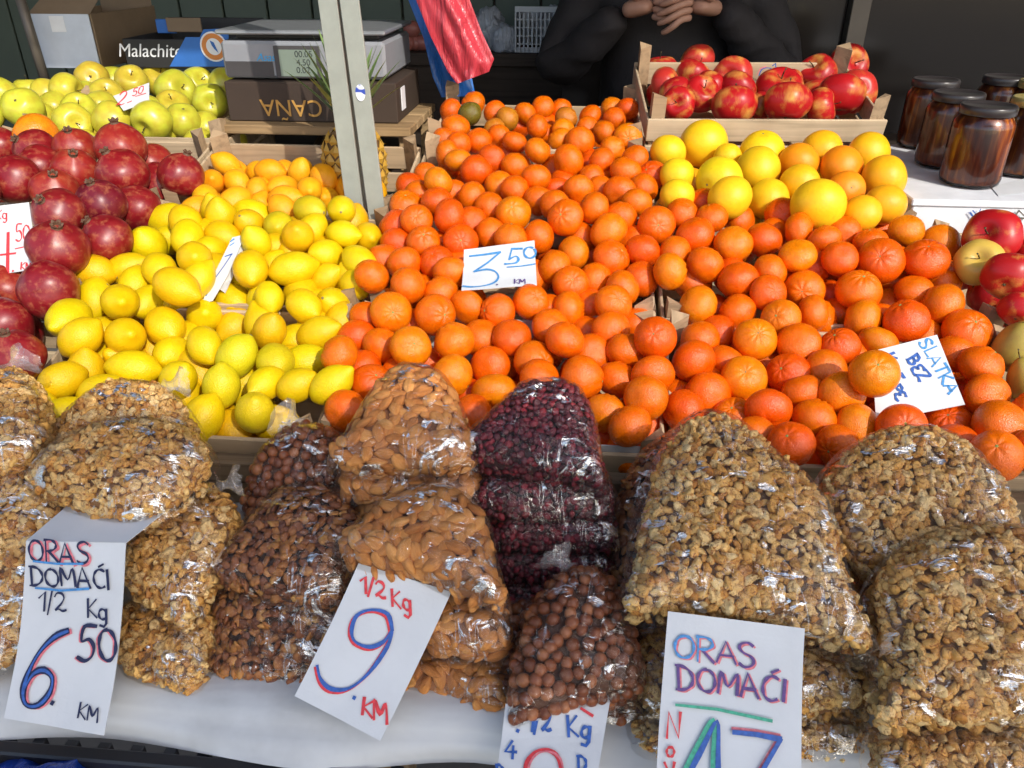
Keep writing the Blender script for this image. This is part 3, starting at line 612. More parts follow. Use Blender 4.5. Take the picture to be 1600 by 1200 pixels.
# ------------------------------------------------------------------ bags of nuts and dried fruit
def film_mat():
    m, n, p = newmat('clear_bag_film'); out = n.nodes['Material Output']; n.nodes.remove(p)
    tr = N(n, 'ShaderNodeBsdfTransparent'); tr.inputs[0].default_value = (.985, .97, .955, 1)
    gl = N(n, 'ShaderNodeBsdfGlossy'); gl.inputs['Roughness'].default_value = .09; gl.inputs['Color'].default_value = (1, .97, .92, 1)
    tc = N(n, 'ShaderNodeTexCoord')
    n1 = noise_(n, 42, 5, .62, 'Object', (1, 2.2, 1), 1.2)
    rid = math_(n, 'ABSOLUTE', math_(n, 'SUBTRACT', n1, .5))
    n2 = noise_(n, 16, 3, .5, 'Object', (2.4, 1, 1), .8)
    h = math_(n, 'ADD', math_(n, 'MULTIPLY', rid, -1.6), n2)
    b = N(n, 'ShaderNodeBump'); b.inputs['Strength'].default_value = .42; b.inputs['Distance'].default_value = .012
    n.links.new(h, b.inputs['Height']); n.links.new(b.outputs[0], gl.inputs['Normal'])
    fr = N(n, 'ShaderNodeFresnel'); fr.inputs[0].default_value = 1.45
    st_ = noise_(n, 15, 5, .66, 'Object', (1.6, 3.0, 1), 1.6); pa = ramp(n, [(.60, (0, 0, 0)), (.64, (1, 1, 1))]); n.links.new(st_, pa.inputs[0])  # glossy patches painted by noise mask, as highlights on the folds
    ln_ = noise_(n, 13, 5, .6, 'Object', (1, 2.6, 1), 2.2); lr = ramp(n, [(0, (1, 1, 1)), (.012, (0, 0, 0))]); n.links.new(math_(n, 'ABSOLUTE', math_(n, 'SUBTRACT', ln_, .47)), lr.inputs[0])
    cut = ramp(n, [(.50, (0, 0, 0)), (.56, (1, 1, 1))]); n.links.new(noise_(n, 24, 2), cut.inputs[0])
    lines = math_(n, 'MULTIPLY', math_(n, 'MULTIPLY', lr.outputs[0], cut.outputs[0]), .4)  # thin glint lines painted into the gloss mask
    l2 = noise_(n, 9, 3, .5, 'Object', (4.2, .9, 1), 1.0); r2 = ramp(n, [(0, (1, 1, 1)), (.014, (0, 0, 0))]); n.links.new(math_(n, 'ABSOLUTE', math_(n, 'SUBTRACT', l2, .52)), r2.inputs[0])
    cut2 = ramp(n, [(.47, (0, 0, 0)), (.60, (1, 1, 1))]); n.links.new(noise_(n, 13, 2), cut2.inputs[0])
    sh_ = ramp(n, [(.45, (0, 0, 0)), (.75, (1, 1, 1))]); n.links.new(noise_(n, 10, 3, .5, 'Object', (2.6, 1, 1), .6), sh_.inputs[0])
    lines = math_(n, 'ADD', math_(n, 'ADD', lines, math_(n, 'MULTIPLY', math_(n, 'MULTIPLY', r2.outputs[0], cut2.outputs[0]), .5)), math_(n, 'MULTIPLY', sh_.outputs[0], .07))  # long crease glints and a faint sheen, painted in the same way
    fac = math_(n, 'MINIMUM', math_(n, 'ADD', math_(n, 'MULTIPLY_ADD', fr.outputs[0], .38, math_(n, 'ADD', lines, .002)), math_(n, 'MULTIPLY', pa.outputs[0], .9)), .95)
    mx = N(n, 'ShaderNodeMixShader'); n.links.new(fac, mx.inputs[0]); n.links.new(tr.outputs[0], mx.inputs[1]); n.links.new(gl.outputs[0], mx.inputs[2])
    df = N(n, 'ShaderNodeBsdfDiffuse'); df.inputs[0].default_value = (.8, .78, .76, 1)
    m2 = N(n, 'ShaderNodeMixShader'); m2.inputs[0].default_value = .006
    n.links.new(mx.outputs[0], m2.inputs[1]); n.links.new(df.outputs[0], m2.inputs[2]); n.links.new(m2.outputs[0], out.inputs[0])
    return m
M['film'] = film_mat()
def nutmat(name, stops, nscale, rough, bstr, bscale, stretch=None, island=True, spec=.4):
    m, n, p = newmat(name); oi = N(n, 'ShaderNodeObjectInfo'); ge = N(n, 'ShaderNodeNewGeometry')
    rnd = math_(n, 'FRACT', math_(n, 'ADD', oi.outputs['Random'], ge.outputs['Random Per Island']))
    r = ramp(n, stops); 
    f = noise_(n, nscale, 4, .6, 'Object', stretch)
    n.links.new(math_(n, 'ADD', math_(n, 'MULTIPLY', rnd, .6), math_(n, 'MULTIPLY_ADD', f, 1.0, -.3)), r.inputs[0])
    n.links.new(r.outputs[0], p.inputs['Base Color']); p.inputs['Roughness'].default_value = rough; p.inputs['Specular IOR Level'].default_value = spec
    bump(n, p, noise_(n, bscale, 4, .6, 'Object', stretch), bstr, .003)
    return m
def walnut_mat():
    m, n, p = newmat('walnut_kernel'); oi = N(n, 'ShaderNodeObjectInfo'); ge = N(n, 'ShaderNodeNewGeometry')
    rnd = math_(n, 'FRACT', math_(n, 'ADD', oi.outputs['Random'], ge.outputs['Random Per Island']))
    base = ramp(n, [(.0, (.50, .21, .04)), (.25, (.76, .40, .09)), (.6, (.88, .54, .17)), (1, (.93, .68, .31))]); n.links.new(rnd, base.inputs[0])
    f = noise_(n, 230, 4, .65, 'Object', None, 1.2); vein = ramp(n, [(.36, (.42, .22, .09)), (.47, (1, 1, 1))]); n.links.new(f, vein.inputs[0])
    c = mixc(n, 'MULTIPLY', 1, base.outputs[0], vein.outputs[0])
    pr = ramp(n, [(.42, (.28, .16, .09)), (.52, (1, 1, 1))]); n.links.new(ge.outputs['Pointiness'], pr.inputs[0])  # crevices darkened in the colour, as the shade between folds
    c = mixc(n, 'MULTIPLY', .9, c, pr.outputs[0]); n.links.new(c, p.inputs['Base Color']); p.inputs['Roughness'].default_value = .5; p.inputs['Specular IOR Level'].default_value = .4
    bump(n, p, noise_(n, 420, 4, .6), .6, .003); return m
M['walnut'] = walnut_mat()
M['almond'] = nutmat('almond_skin', [(.1, (.46, .16, .035)), (.5, (.68, .27, .065)), (.9, (.82, .40, .12))], 90, .55, .7, 260, (1, 5, 5))
M['hazelnut'] = nutmat('hazelnut_skin', [(.1, (.13, .035, .012)), (.5, (.25, .075, .026)), (.85, (.42, .17, .07))], 70, .33, .3, 200, (1, 1, .3))
M['raisin'] = nutmat('raisin_skin', [(.1, (.10, .03, .014)), (.45, (.25, .085, .03)), (.75, (.45, .19, .05)), (.95, (.62, .34, .09))], 90, .40, .8, 240)
M['cranberry'] = nutmat('cranberry_skin', [(.1, (.045, .008, .014)), (.5, (.11, .013, .024)), (.92, (.26, .016, .028))], 110, .30, .8, 300)
def lump(name, mat, dims, disp, fr, k, sub=2, shape=None):
    bm = bmesh.new(); bmesh.ops.create_icosphere(bm, subdivisions=sub, radius=1); o = Vector((k * 5.7, k * 2.3, k * 8.1))
    for v in bm.verts:
        d = v.co.normalized(); r = 1 + disp * mn.noise(d * fr + o) + disp * .5 * mn.noise(d * fr * 2.3 + o)
        c = d * r
        if shape: c = Vector(shape(c, d))
        v.co = Vector((c.x * dims[0], c.y * dims[1], c.z * dims[2])) / 2
    me = bpy.data.meshes.new(name); bm.to_mesh(me); bm.free(); me.materials.append(mat); me.polygons.foreach_set('use_smooth', [True] * len(me.polygons)); return me
def crinkle(name, dims, k, sub, shape=None):
    bm = bmesh.new(); bmesh.ops.create_icosphere(bm, subdivisions=sub, radius=1); o = Vector((k * 5.7, k * 2.3, k * 8.1))
    for v in bm.verts:
        d = v.co.normalized(); r = 1.05 + .38 * mn.noise(d * 1.5 + o) - .55 * max(0, .34 - abs(mn.noise(d * 2.6 + o * 2))) - .30 * max(0, .3 - abs(mn.noise(d * 5.2 + o)))
        c = d * r
        if shape: c = Vector(shape(c, d))
        v.co = Vector((c.x * dims[0], c.y * dims[1], c.z * dims[2])) / 2
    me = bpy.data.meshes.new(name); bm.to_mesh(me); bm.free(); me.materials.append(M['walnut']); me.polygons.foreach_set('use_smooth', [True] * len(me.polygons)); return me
def alm(c, d): s = 1 - .42 * max(0, d.x) ** 1.6 - .06 * max(0, -d.x); return (c.x, c.y * s, c.z * s)
def wal(c, d):                                                   # a kernel half: two lobes with a groove
    g = 1 - .45 * math.exp(-(d.y / .22) ** 2) * max(0, d.z + .3); return (c.x, c.y * (1 + .12 * d.x), c.z * g)
def waq(c, d): return (c.x, c.y + .75 * c.x * c.x - .3, c.z + .2 * math.sin(c.x * 3))
WS = [((.021, .0155, .011), 1, wal), ((.0175, .013, .010), 2, wal), ((.0185, .0095, .009), 5, waq), ((.015, .008, .008), 6, waq), ((.021, .010, .009), 7, waq), ((.012, .008, .007), 8, waq), ((.0125, .0105, .008), 11, None), ((.009, .008, .006), 12, None)]
WS = [(tuple(x * .86 for x in a), k, f) for a, k, f in WS]
WSPEC3 = [(a, k, 3, f) for a, k, f in WS]
NUT = dict(almond=[lump('almond', M['almond'], (.0240 * s, .0142 * s, .0085 * s), .07, 1.6, k, 2, alm) for k, s in enumerate((1, .95, 1.06, .9))],
           hazelnut=[lump('hazelnut', M['hazelnut'], (.0120 * s, .0120 * s, .0134 * s), .06, 1.4, k, 2) for k, s in enumerate((1, .92, 1.08, 1.0))],
           walnut_kernel=[crinkle('walnut_kernel', *w_) for w_ in WSPEC3],
           raisin=[lump('raisin', M['raisin'], (.0128 * s, .0098 * s, .0048 * s), .42, 2.8, k, 2) for k, s in enumerate((1, .85, 1.15))],
           cranberry=[lump('cranberry', M['cranberry'], (.0095 * s, .0080 * s, .0055 * s), .35, 2.6, k, 2) for k, s in enumerate((1, .85, 1.15))])
NARR = {}
for k_, ms in NUT.items():
    NARR[k_] = []
    for me in (ms if k_ != 'walnut_kernel' else [crinkle('walnut_kernel', a, k, 2, f) for a, k, f in WS]):
        v = np.empty(len(me.vertices) * 3); me.vertices.foreach_get('co', v); f = np.empty(len(me.loops), int); me.loops.foreach_get('vertex_index', f)
        NARR[k_].append((v.reshape(-1, 3), f.reshape(-1, 3)))
SPACE = dict(almond=.0108, hazelnut=.0106, walnut_kernel=.0073, raisin=.0078, cranberry=.0066)
CORE = dict(almond=plain('almond_core', (.30, .12, .04), .8), hazelnut=plain('hazelnut_core', (.09, .035, .016), .8), walnut_kernel=plain('walnut_core', (.26, .13, .045), .8), raisin=plain('raisin_core', (.05, .022, .012), .8), cranberry=plain('cranberry_core', (.03, .007, .01), .8))
def smooth_poly(P, n):
    P = [Vector((a, b)) for a, b in P]; m = len(P); out = []
    for i in range(m):
        p0, p1, p2, p3 = P[i - 1], P[i], P[(i + 1) % m], P[(i + 2) % m]
        for k in range(8):
            t = k / 8; out.append(.5 * ((2 * p1) + (p2 - p0) * t + (2 * p0 - 5 * p1 + 4 * p2 - p3) * t * t + (3 * p1 - p0 - 3 * p2 + p3) * t ** 3))
    return out
def bag(kind, label, P, py0, d0, py1, d1, T=.03, top=None, parts=True, across=None, name=None, seed=0, dens=1.0):
    rnd = random.Random(seed + len(P) * 31 + int(P[0][0]))
    cx = sum(p[0] for p in P) / len(P)
    pl = Plane(cx, py0, d0, py1, d1, across or Vector((1, 0, 0)))
    uv = smooth_poly([pl.uv(*p) for p in P], 0); c = sum(uv, Vector((0, 0))) / len(uv)
    # boundary radius by angle about the centroid
    ang = sorted((math.atan2(q.y - c.y, q.x - c.x), (q - c).length) for q in uv); A = np.array([a for a, _ in ang]); L = np.array([l for _, l in ang])
    def bound(t): return float(np.interp(t, A, L, period=2 * math.pi))
    off = Vector((rnd.random() * 50, rnd.random() * 50, 0))
    def H(u, v, lump_=True):
        d = Vector((u, v)) - c; r = d.length / max(1e-6, bound(math.atan2(d.y, d.x)))
        r = min(r, 1); h = T * math.sqrt(max(0, 1 - r ** 3.2))
        return h + (.12 * T * mn.noise(Vector((u * 22, v * 22, 0)) + off) if lump_ else 0) * (1 - r * r), r
    nm = name or {'almond': 'almond_bag', 'hazelnut': 'hazelnut_bag', 'walnut_kernel': 'walnut_bag', 'raisin': 'raisin_bag', 'cranberry': 'cranberry_bag'}[kind]
    org = pl.xyz(c.x, c.y, -T * .5)
    rot = Matrix((pl.u, pl.v, pl.n)).transposed()
    rt = thing(nm, label, 'bag', org, rot.to_euler(), 'clear bags of nuts and dried fruit')
    def loc(u, v, h): return Vector((u - c.x, v - c.y, h + T * .5))
    def pillow(na, nr, sh, dh, wr, back=True, mat=None, pn='core'):
        V, F = [], []
        for side in ((1, -1) if back else (1,)):
            base = len(V); V.append(loc(c.x, c.y, (H(c.x, c.y)[0] + dh) * (1 if side > 0 else -.7)))
            for j in range(1, nr + 1):
                t = (j / nr) ** .8
                for i in range(na):
                    th = 2 * math.pi * i / na; b = bound(th) * sh * t; u, v = c.x + b * math.cos(th), c.y + b * math.sin(th)
                    h = T * math.sqrt(max(0, 1 - t ** 3.2)) + (.12 * T * mn.noise(Vector((u * 22, v * 22, 0)) + off)) * (1 - t * t) + dh * (1 - t ** 6)
                    if wr:
                        q = Vector((u * 38, v * 38, 0)) + off; n1 = mn.noise(q + Vector((0, 0, 3))); n2 = mn.noise(Vector((u * 90, v * 30, 7)) + off); n3 = mn.noise(Vector((u * 30, v * 100, 9)) + off)
                        h += wr * ((1 - abs(n1)) ** 5 + .8 * (1 - abs(n2)) ** 7 + .6 * (1 - abs(n3)) ** 7) - wr * .3
                    V.append(loc(u, v, h * (1 if side > 0 else -.7)))
            if pn == 'film':                                             # the film turns down round the edge of the bag
                for fr_, hh in ((1.03, -.12), (1.035, -.40), (1.0, -.68)):
                    for i in range(na):
                        th = 2 * math.pi * i / na; b = bound(th) * sh * fr_ * (1 + .02 * mn.noise(Vector((th * 9, hh * 4, 0)) + off)); V.append(loc(c.x + b * math.cos(th), c.y + b * math.sin(th), hh * T + .1 * T * mn.noise(Vector((th * 14, hh * 3, 5)) + off)))
            nr_ = nr + (3 if pn == 'film' else 0)
            for i in range(na):
                i2 = (i + 1) % na; f = (base, base + 1 + i, base + 1 + i2); F.append(f if side > 0 else f[::-1])
                for j in range(nr_ - 1):
                    a, b_ = base + 1 + j * na + i, base + 1 + j * na + i2; f = (a, a + na, b_ + na, b_); F.append(f if side > 0 else f[::-1])
        return link(pn, mesh(pn, V, F, mat, True), rt)
    s0 = SPACE[kind]
    pillow(40, 10, .955, -.0055, 0, True, CORE[kind], 'filling')
    film = pillow(150, 46, 1.03, .0078 if kind != 'hazelnut' else .0095, .0022, False, M['film'], 'film')
    # nuts lie in the surface of the heap
    us = [q.x for q in uv]; vs = [q.y for q in uv]; pts_ = []; cell = {}
    area = (max(us) - min(us)) * (max(vs) - min(vs)); s = s0 / math.sqrt(dens)
    for _ in range(int(area / (s * s) * 9)):
        u, v = rnd.uniform(min(us), max(us)), rnd.uniform(min(vs), max(vs)); h, r = H(u, v)
        if r > .965: continue
        key = (int(u // s), int(v // s)); near = False
        for a in (-1, 0, 1):
            for b in (-1, 0, 1):
                for (x, y) in cell.get((key[0] + a, key[1] + b), ()):
                    if (x - u) ** 2 + (y - v) ** 2 < (s * .82) ** 2: near = True
        if near: continue
        cell.setdefault(key, []).append((u, v)); pts_.append((u, v, h, r))
    rim_ = []; t = 0; rk_ = .94 if kind != 'almond' else .90
    while t < 2 * math.pi:
        b = bound(t)
        for fh in ((-.35, 0.02, .36) if kind != 'almond' else (-.3, .05)):
            tt = t + rnd.uniform(-.3, .3) * s / b; u, v = c.x + bound(tt) * rk_ * math.cos(tt), c.y + bound(tt) * rk_ * math.sin(tt)
            rim_.append((u, v, fh * T + rnd.uniform(-.1, .1) * T, tt))
        t += s / b
    rnd.shuffle(pts_); SV, SF, nb, cnt = [], [], 0, 0
    for k, (u, v, h, r) in enumerate(pts_ + rim_):
        if k < len(pts_): e = .002; hu = H(u + e, v)[0]; hv = H(u, v + e)[0]; nn = Vector((-(hu - h) / e, -(hv - h) / e, 1)).normalized()
        else: nn = Vector((math.cos(r), math.sin(r), .25)).normalized(); r = .85
        ax = Vector((math.cos(a_ := rnd.uniform(0, 6.283)), math.sin(a_), 0)); ax = (ax - nn * ax.dot(nn)).normalized(); ay = nn.cross(ax)
        tl = rnd.gauss(0, .22 if kind == 'almond' else .35 if kind != 'walnut_kernel' else .55); m3 = Matrix((ax, ay, nn)).transposed() @ Matrix.Rotation(tl, 3, 'Y') @ Matrix.Rotation(rnd.gauss(0, .35), 3, 'X')
        if kind == 'hazelnut': m3 = Matrix.Rotation(rnd.uniform(0, 6.28), 3, 'Z') @ Matrix.Rotation(rnd.uniform(0, 3.14), 3, 'X')
        pos = loc(u, v, h) + nn * (rnd.uniform(-.0035, .0012) - .003 * max(0, (r - .85) / .12)); mi = rnd.randrange(len(NUT[kind]))
        if parts and cnt < 290:
            o = link(kind, NUT[kind][mi], rt); o.matrix_local = Matrix.Translation(pos) @ m3.to_4x4(); cnt += 1
        else:
            v0, f0 = NARR[kind][mi]; SV.append(v0 @ np.array(m3).T + np.array(pos)); SF.append(f0 + nb); nb += len(v0)
    if SV:
        V = np.concatenate(SV); F = np.concatenate(SF); me = bpy.data.meshes.new(kind + '_heap'); me.from_pydata(V.tolist(), [], F.tolist()); me.update(); me.materials.append(NUT[kind][0].materials[0]); me.polygons.foreach_set('use_smooth', [True] * len(me.polygons))
        o = link(kind + '_heap', me, rt); o['kind'] = 'stuff'
    if top:                                                        # the gathered, tied end of the bag
        q = Vector(pl.uv(*top[0])); e = Vector(pl.uv(*top[1])); d = e - q; V, F = [], []; na, nr = 22, 7
        for j in range(nr):
            t = j / (nr - 1); w_ = d.length * (.45 - .35 * math.sin(math.pi * min(1, t * 1.25)) + .35 * t)
            for i in range(na):
                th = 2 * math.pi * i / na; f = 1 + .45 * mn.noise(Vector((math.cos(th) * 2, math.sin(th) * 2, t * 2)) + off); pr = Vector((-d.y, d.x)).normalized()
                x = q + d * (t * (1 + .25 * mn.noise(Vector((i * .8, t, 0)) + off))) + pr * (w_ * f * math.cos(th)); V.append(loc(x.x, x.y, T * .35 + w_ * f * .6 * math.sin(th)))
        for j in range(nr - 1):
            for i in range(na): i2 = (i + 1) % na; F.append((j * na + i, j * na + i2, (j + 1) * na + i2, (j + 1) * na + i))
        link('knotted_top', mesh('knotted_top', V, F, M['film_knot'], True), rt)
    return rt
def knot_mat():
    m = M['film'].copy(); m.name = 'crumpled_bag_end'; n = m.node_tree
    for x in n.nodes:
        if x.type == 'MIX_SHADER' and not x.inputs[0].is_linked: x.inputs[0].default_value = .10
    return m
M['film_knot'] = knot_mat()
BAGS = [
 ('walnut_kernel', 'bag of walnut kernels leaning behind the 6.50 card bag against the lemons', [(70,700),(100,660),(160,610),(215,600),(262,610),(290,640),(310,680),(300,730),(200,760),(80,750)], 760,.86,600,.93,.026,((262,612),(297,603)),True),
 ('walnut_kernel', 'top bag of walnut kernels lying on the 6.50 price card', [(48,755),(80,715),(140,680),(200,665),(265,668),(310,685),(330,715),(325,745),(290,785),(215,820),(150,812),(90,785)], 822,.775,662,.86,.030,None,True),
 ('walnut_kernel', 'upright bag of walnut kernels beside the 6.50 price card and the raisins', [(215,800),(270,765),(330,762),(365,790),(376,830),(362,870),(330,930),(290,985),(250,960),(205,930),(190,860)], 985,.755,765,.86,.026,((345,768),(378,758)),True),
 ('walnut_kernel', 'lowest bag of walnut kernels beside the 6.50 price card', [(190,960),(240,935),(320,930),(345,955),(335,1010),(305,1078),(250,1070),(200,1050),(180,1010)], 1080,.752,930,.83,.022,None,True),
 ('walnut_kernel', 'walnut bag standing behind the 6.50 price card', [(30,760),(80,700),(150,720),(200,790),(190,900),(150,960),(60,960),(20,860)], 960,.80,700,.90,.022,None,False),
 ('walnut_kernel', 'walnut bag at the edge in front of the pomegranates, topmost there', [(-70,610),(0,588),(45,592),(72,620),(80,660),(70,705),(20,740),(-70,740)], 735,.82,588,.92,.028,((10,592),(52,565)),True),
 ('walnut_kernel', 'large walnut bag at the edge below another, beside the 6.50 price card', [(-70,720),(40,700),(95,740),(125,790),(120,900),(80,1000),(40,1025),(-70,1030)], 1030,.755,700,.87,.026,None,True),
 ('raisin', 'top bag of brown raisins between walnuts and almonds', [(400,805),(450,768),(520,770),(555,795),(575,840),(565,880),(535,945),(490,952),(400,930),(335,905),(365,850)], 950,.76,768,.86,.026,((530,785),(562,778)),False),
 ('raisin', 'second bag of raisins down, under the top raisin bag', [(345,920),(420,905),(530,915),(555,950),(520,1003),(430,990),(338,968)], 1005,.765,900,.84,.020,None,False),
 ('raisin', 'third bag of raisins down in the raisin stack', [(338,960),(420,955),(525,970),(510,1034),(430,1030),(335,1008)], 1035,.768,950,.83,.018,None,False),
 ('raisin', 'bottom bag of raisins lying on the tablecloth', [(335,1000),(420,1000),(505,1010),(490,1058),(420,1064),(328,1050)], 1060,.768,990,.82,.016,None,False),
 ('hazelnut', 'tied bag of hazelnuts standing behind the raisins against the beam', [(405,720),(440,680),(480,664),(530,680),(552,730),(545,800),(520,850),(400,850),(385,800)], 850,.87,660,.925,.030,((478,672),(440,655)),True),
 ('almond', 'top almond bag of the rear stack leaning on the mandarins', [(523,730),(535,700),(570,640),(605,595),(645,580),(690,592),(715,625),(730,670),(738,730),(650,736)], 735,.80,582,.895,.028,None,True),
 ('almond', 'second almond bag down in the rear stack', [(530,748),(560,705),(640,700),(735,705),(744,776),(640,780),(545,774)], 782,.81,700,.90,.022,None,True),
 ('almond', 'third almond bag down in the rear stack', [(560,795),(600,750),(740,752),(745,822),(600,820)], 820,.815,745,.90,.020,None,True),
 ('almond', 'top almond bag of the front stack lying on the 9 price card', [(525,858),(560,825),(610,785),(670,766),(725,778),(760,815),(772,870),(792,945),(775,950),(700,925),(640,905),(560,892)], 950,.715,768,.80,.028,None,True),
 ('almond', 'middle almond bag of the front stack beside the 9 price card', [(640,925),(700,890),(765,900),(792,960),(796,1015),(740,1022),(660,1008),(615,975)], 1020,.73,890,.82,.022,None,True),
 ('almond', 'bottom almond bag of the front stack on the tablecloth', [(630,1030),(700,1000),(780,1005),(802,1050),(797,1102),(760,1112),(700,1088),(630,1075)], 1110,.738,1000,.81,.020,None,True),
 ('cranberry', 'top bag of dark red dried cranberries leaning on the mandarins', [(703,712),(760,660),(810,612),(850,602),(900,610),(925,650),(935,700),(946,765),(920,762),(820,740),(740,728)], 760,.80,600,.895,.028,None,False),
 ('cranberry', 'second bag of dried cranberries down in the dark red stack', [(735,748),(800,730),(930,735),(952,760),(956,792),(850,797),(745,792),(730,770)], 795,.815,730,.90,.022,None,False),
 ('cranberry', 'third bag of dried cranberries down in the dark red stack', [(765,800),(850,782),(948,785),(962,812),(958,852),(860,850),(768,845)], 850,.828,780,.90,.020,None,False),
 ('cranberry', 'fourth bag of dried cranberries down in the dark red stack', [(765,850),(850,838),(950,840),(962,866),(956,898),(860,898),(768,893)], 895,.84,835,.90,.018,None,False),
 ('cranberry', 'bottom bag of dried cranberries in the dark red stack', [(770,895),(860,884),(950,886),(955,938),(860,946),(773,942)], 942,.852,884,.91,.016,None,False),
 ('hazelnut', 'tied bag of hazelnuts in front lying on its blue lettered card', [(798,1132),(803,1040),(830,960),(860,912),(900,894),(945,902),(970,940),(990,1000),(1006,1060),(988,1092),(900,1112),(830,1132)], 1130,.69,890,.785,.032,((890,900),(865,872)),True),
 ('hazelnut', 'second bag of hazelnuts lying underneath the tied hazelnut bag', [(782,965),(850,940),(990,960),(1010,1040),(1000,1127),(900,1130),(788,1090)], 1125,.735,950,.82,.022,None,True),
 ('raisin', 'dark bag of raisins standing behind the big walnut bag', [(953,905),(958,820),(982,740),(1020,695),(1080,685),(1080,900),(1000,960),(960,950)], 960,.83,690,.90,.022,None,False),
 ('walnut_kernel', 'big top bag of walnut kernels lying above the 17 price card', [(972,962),(985,900),(1000,800),(1030,720),(1065,665),(1110,650),(1160,670),(1210,715),(1270,765),(1305,830),(1320,900),(1345,970),(1365,1025),(1300,1010),(1200,985),(1080,968)], 1000,.69,650,.84,.034,None,True),
 ('walnut_kernel', 'middle bag of walnut kernels beside the 17 price card', [(1005,985),(1150,965),(1340,975),(1370,1060),(1370,1105),(1250,1120),(1100,1112),(1000,1100)], 1110,.71,965,.79,.026,None,True),
 ('walnut_kernel', 'bottom bag of walnut kernels beside the 17 price card on the tablecloth', [(1000,1090),(1150,1080),(1350,1080),(1362,1150),(1350,1187),(1200,1192),(1000,1182)], 1188,.70,1080,.77,.022,None,True),
 ('walnut_kernel', 'rear bag of walnut kernels leaning on the beam below the Slatka bez card', [(1280,770),(1310,715),(1370,680),(1430,672),(1490,690),(1545,740),(1582,800),(1585,850),(1500,890),(1400,905),(1330,900),(1290,840)], 900,.76,672,.85,.032,None,True),
 ('walnut_kernel', 'front bag of walnut kernels at the edge, on top of another', [(1358,930),(1390,875),(1450,840),(1540,825),(1620,840),(1660,900),(1660,1130),(1560,1138),(1450,1140),(1362,1135),(1375,1050)], 1140,.635,830,.745,.032,None,True),
 ('walnut_kernel', 'lowest bag of walnut kernels at the edge under the front one', [(1362,1145),(1450,1125),(1660,1120),(1660,1230),(1500,1240),(1380,1230)], 1240,.63,1120,.70,.024,None,True),
 ('walnut_kernel', 'walnut bag almost hidden behind the front bag at the edge', [(1300,930),(1340,890),(1450,880),(1650,860),(1660,960),(1450,1000),(1320,990)], 1000,.76,860,.83,.022,None,False),
]
for i, b in enumerate(BAGS): bag(b[0], b[1], b[2], b[3], b[4], b[5], b[6], b[7], b[8], b[9], seed=i)
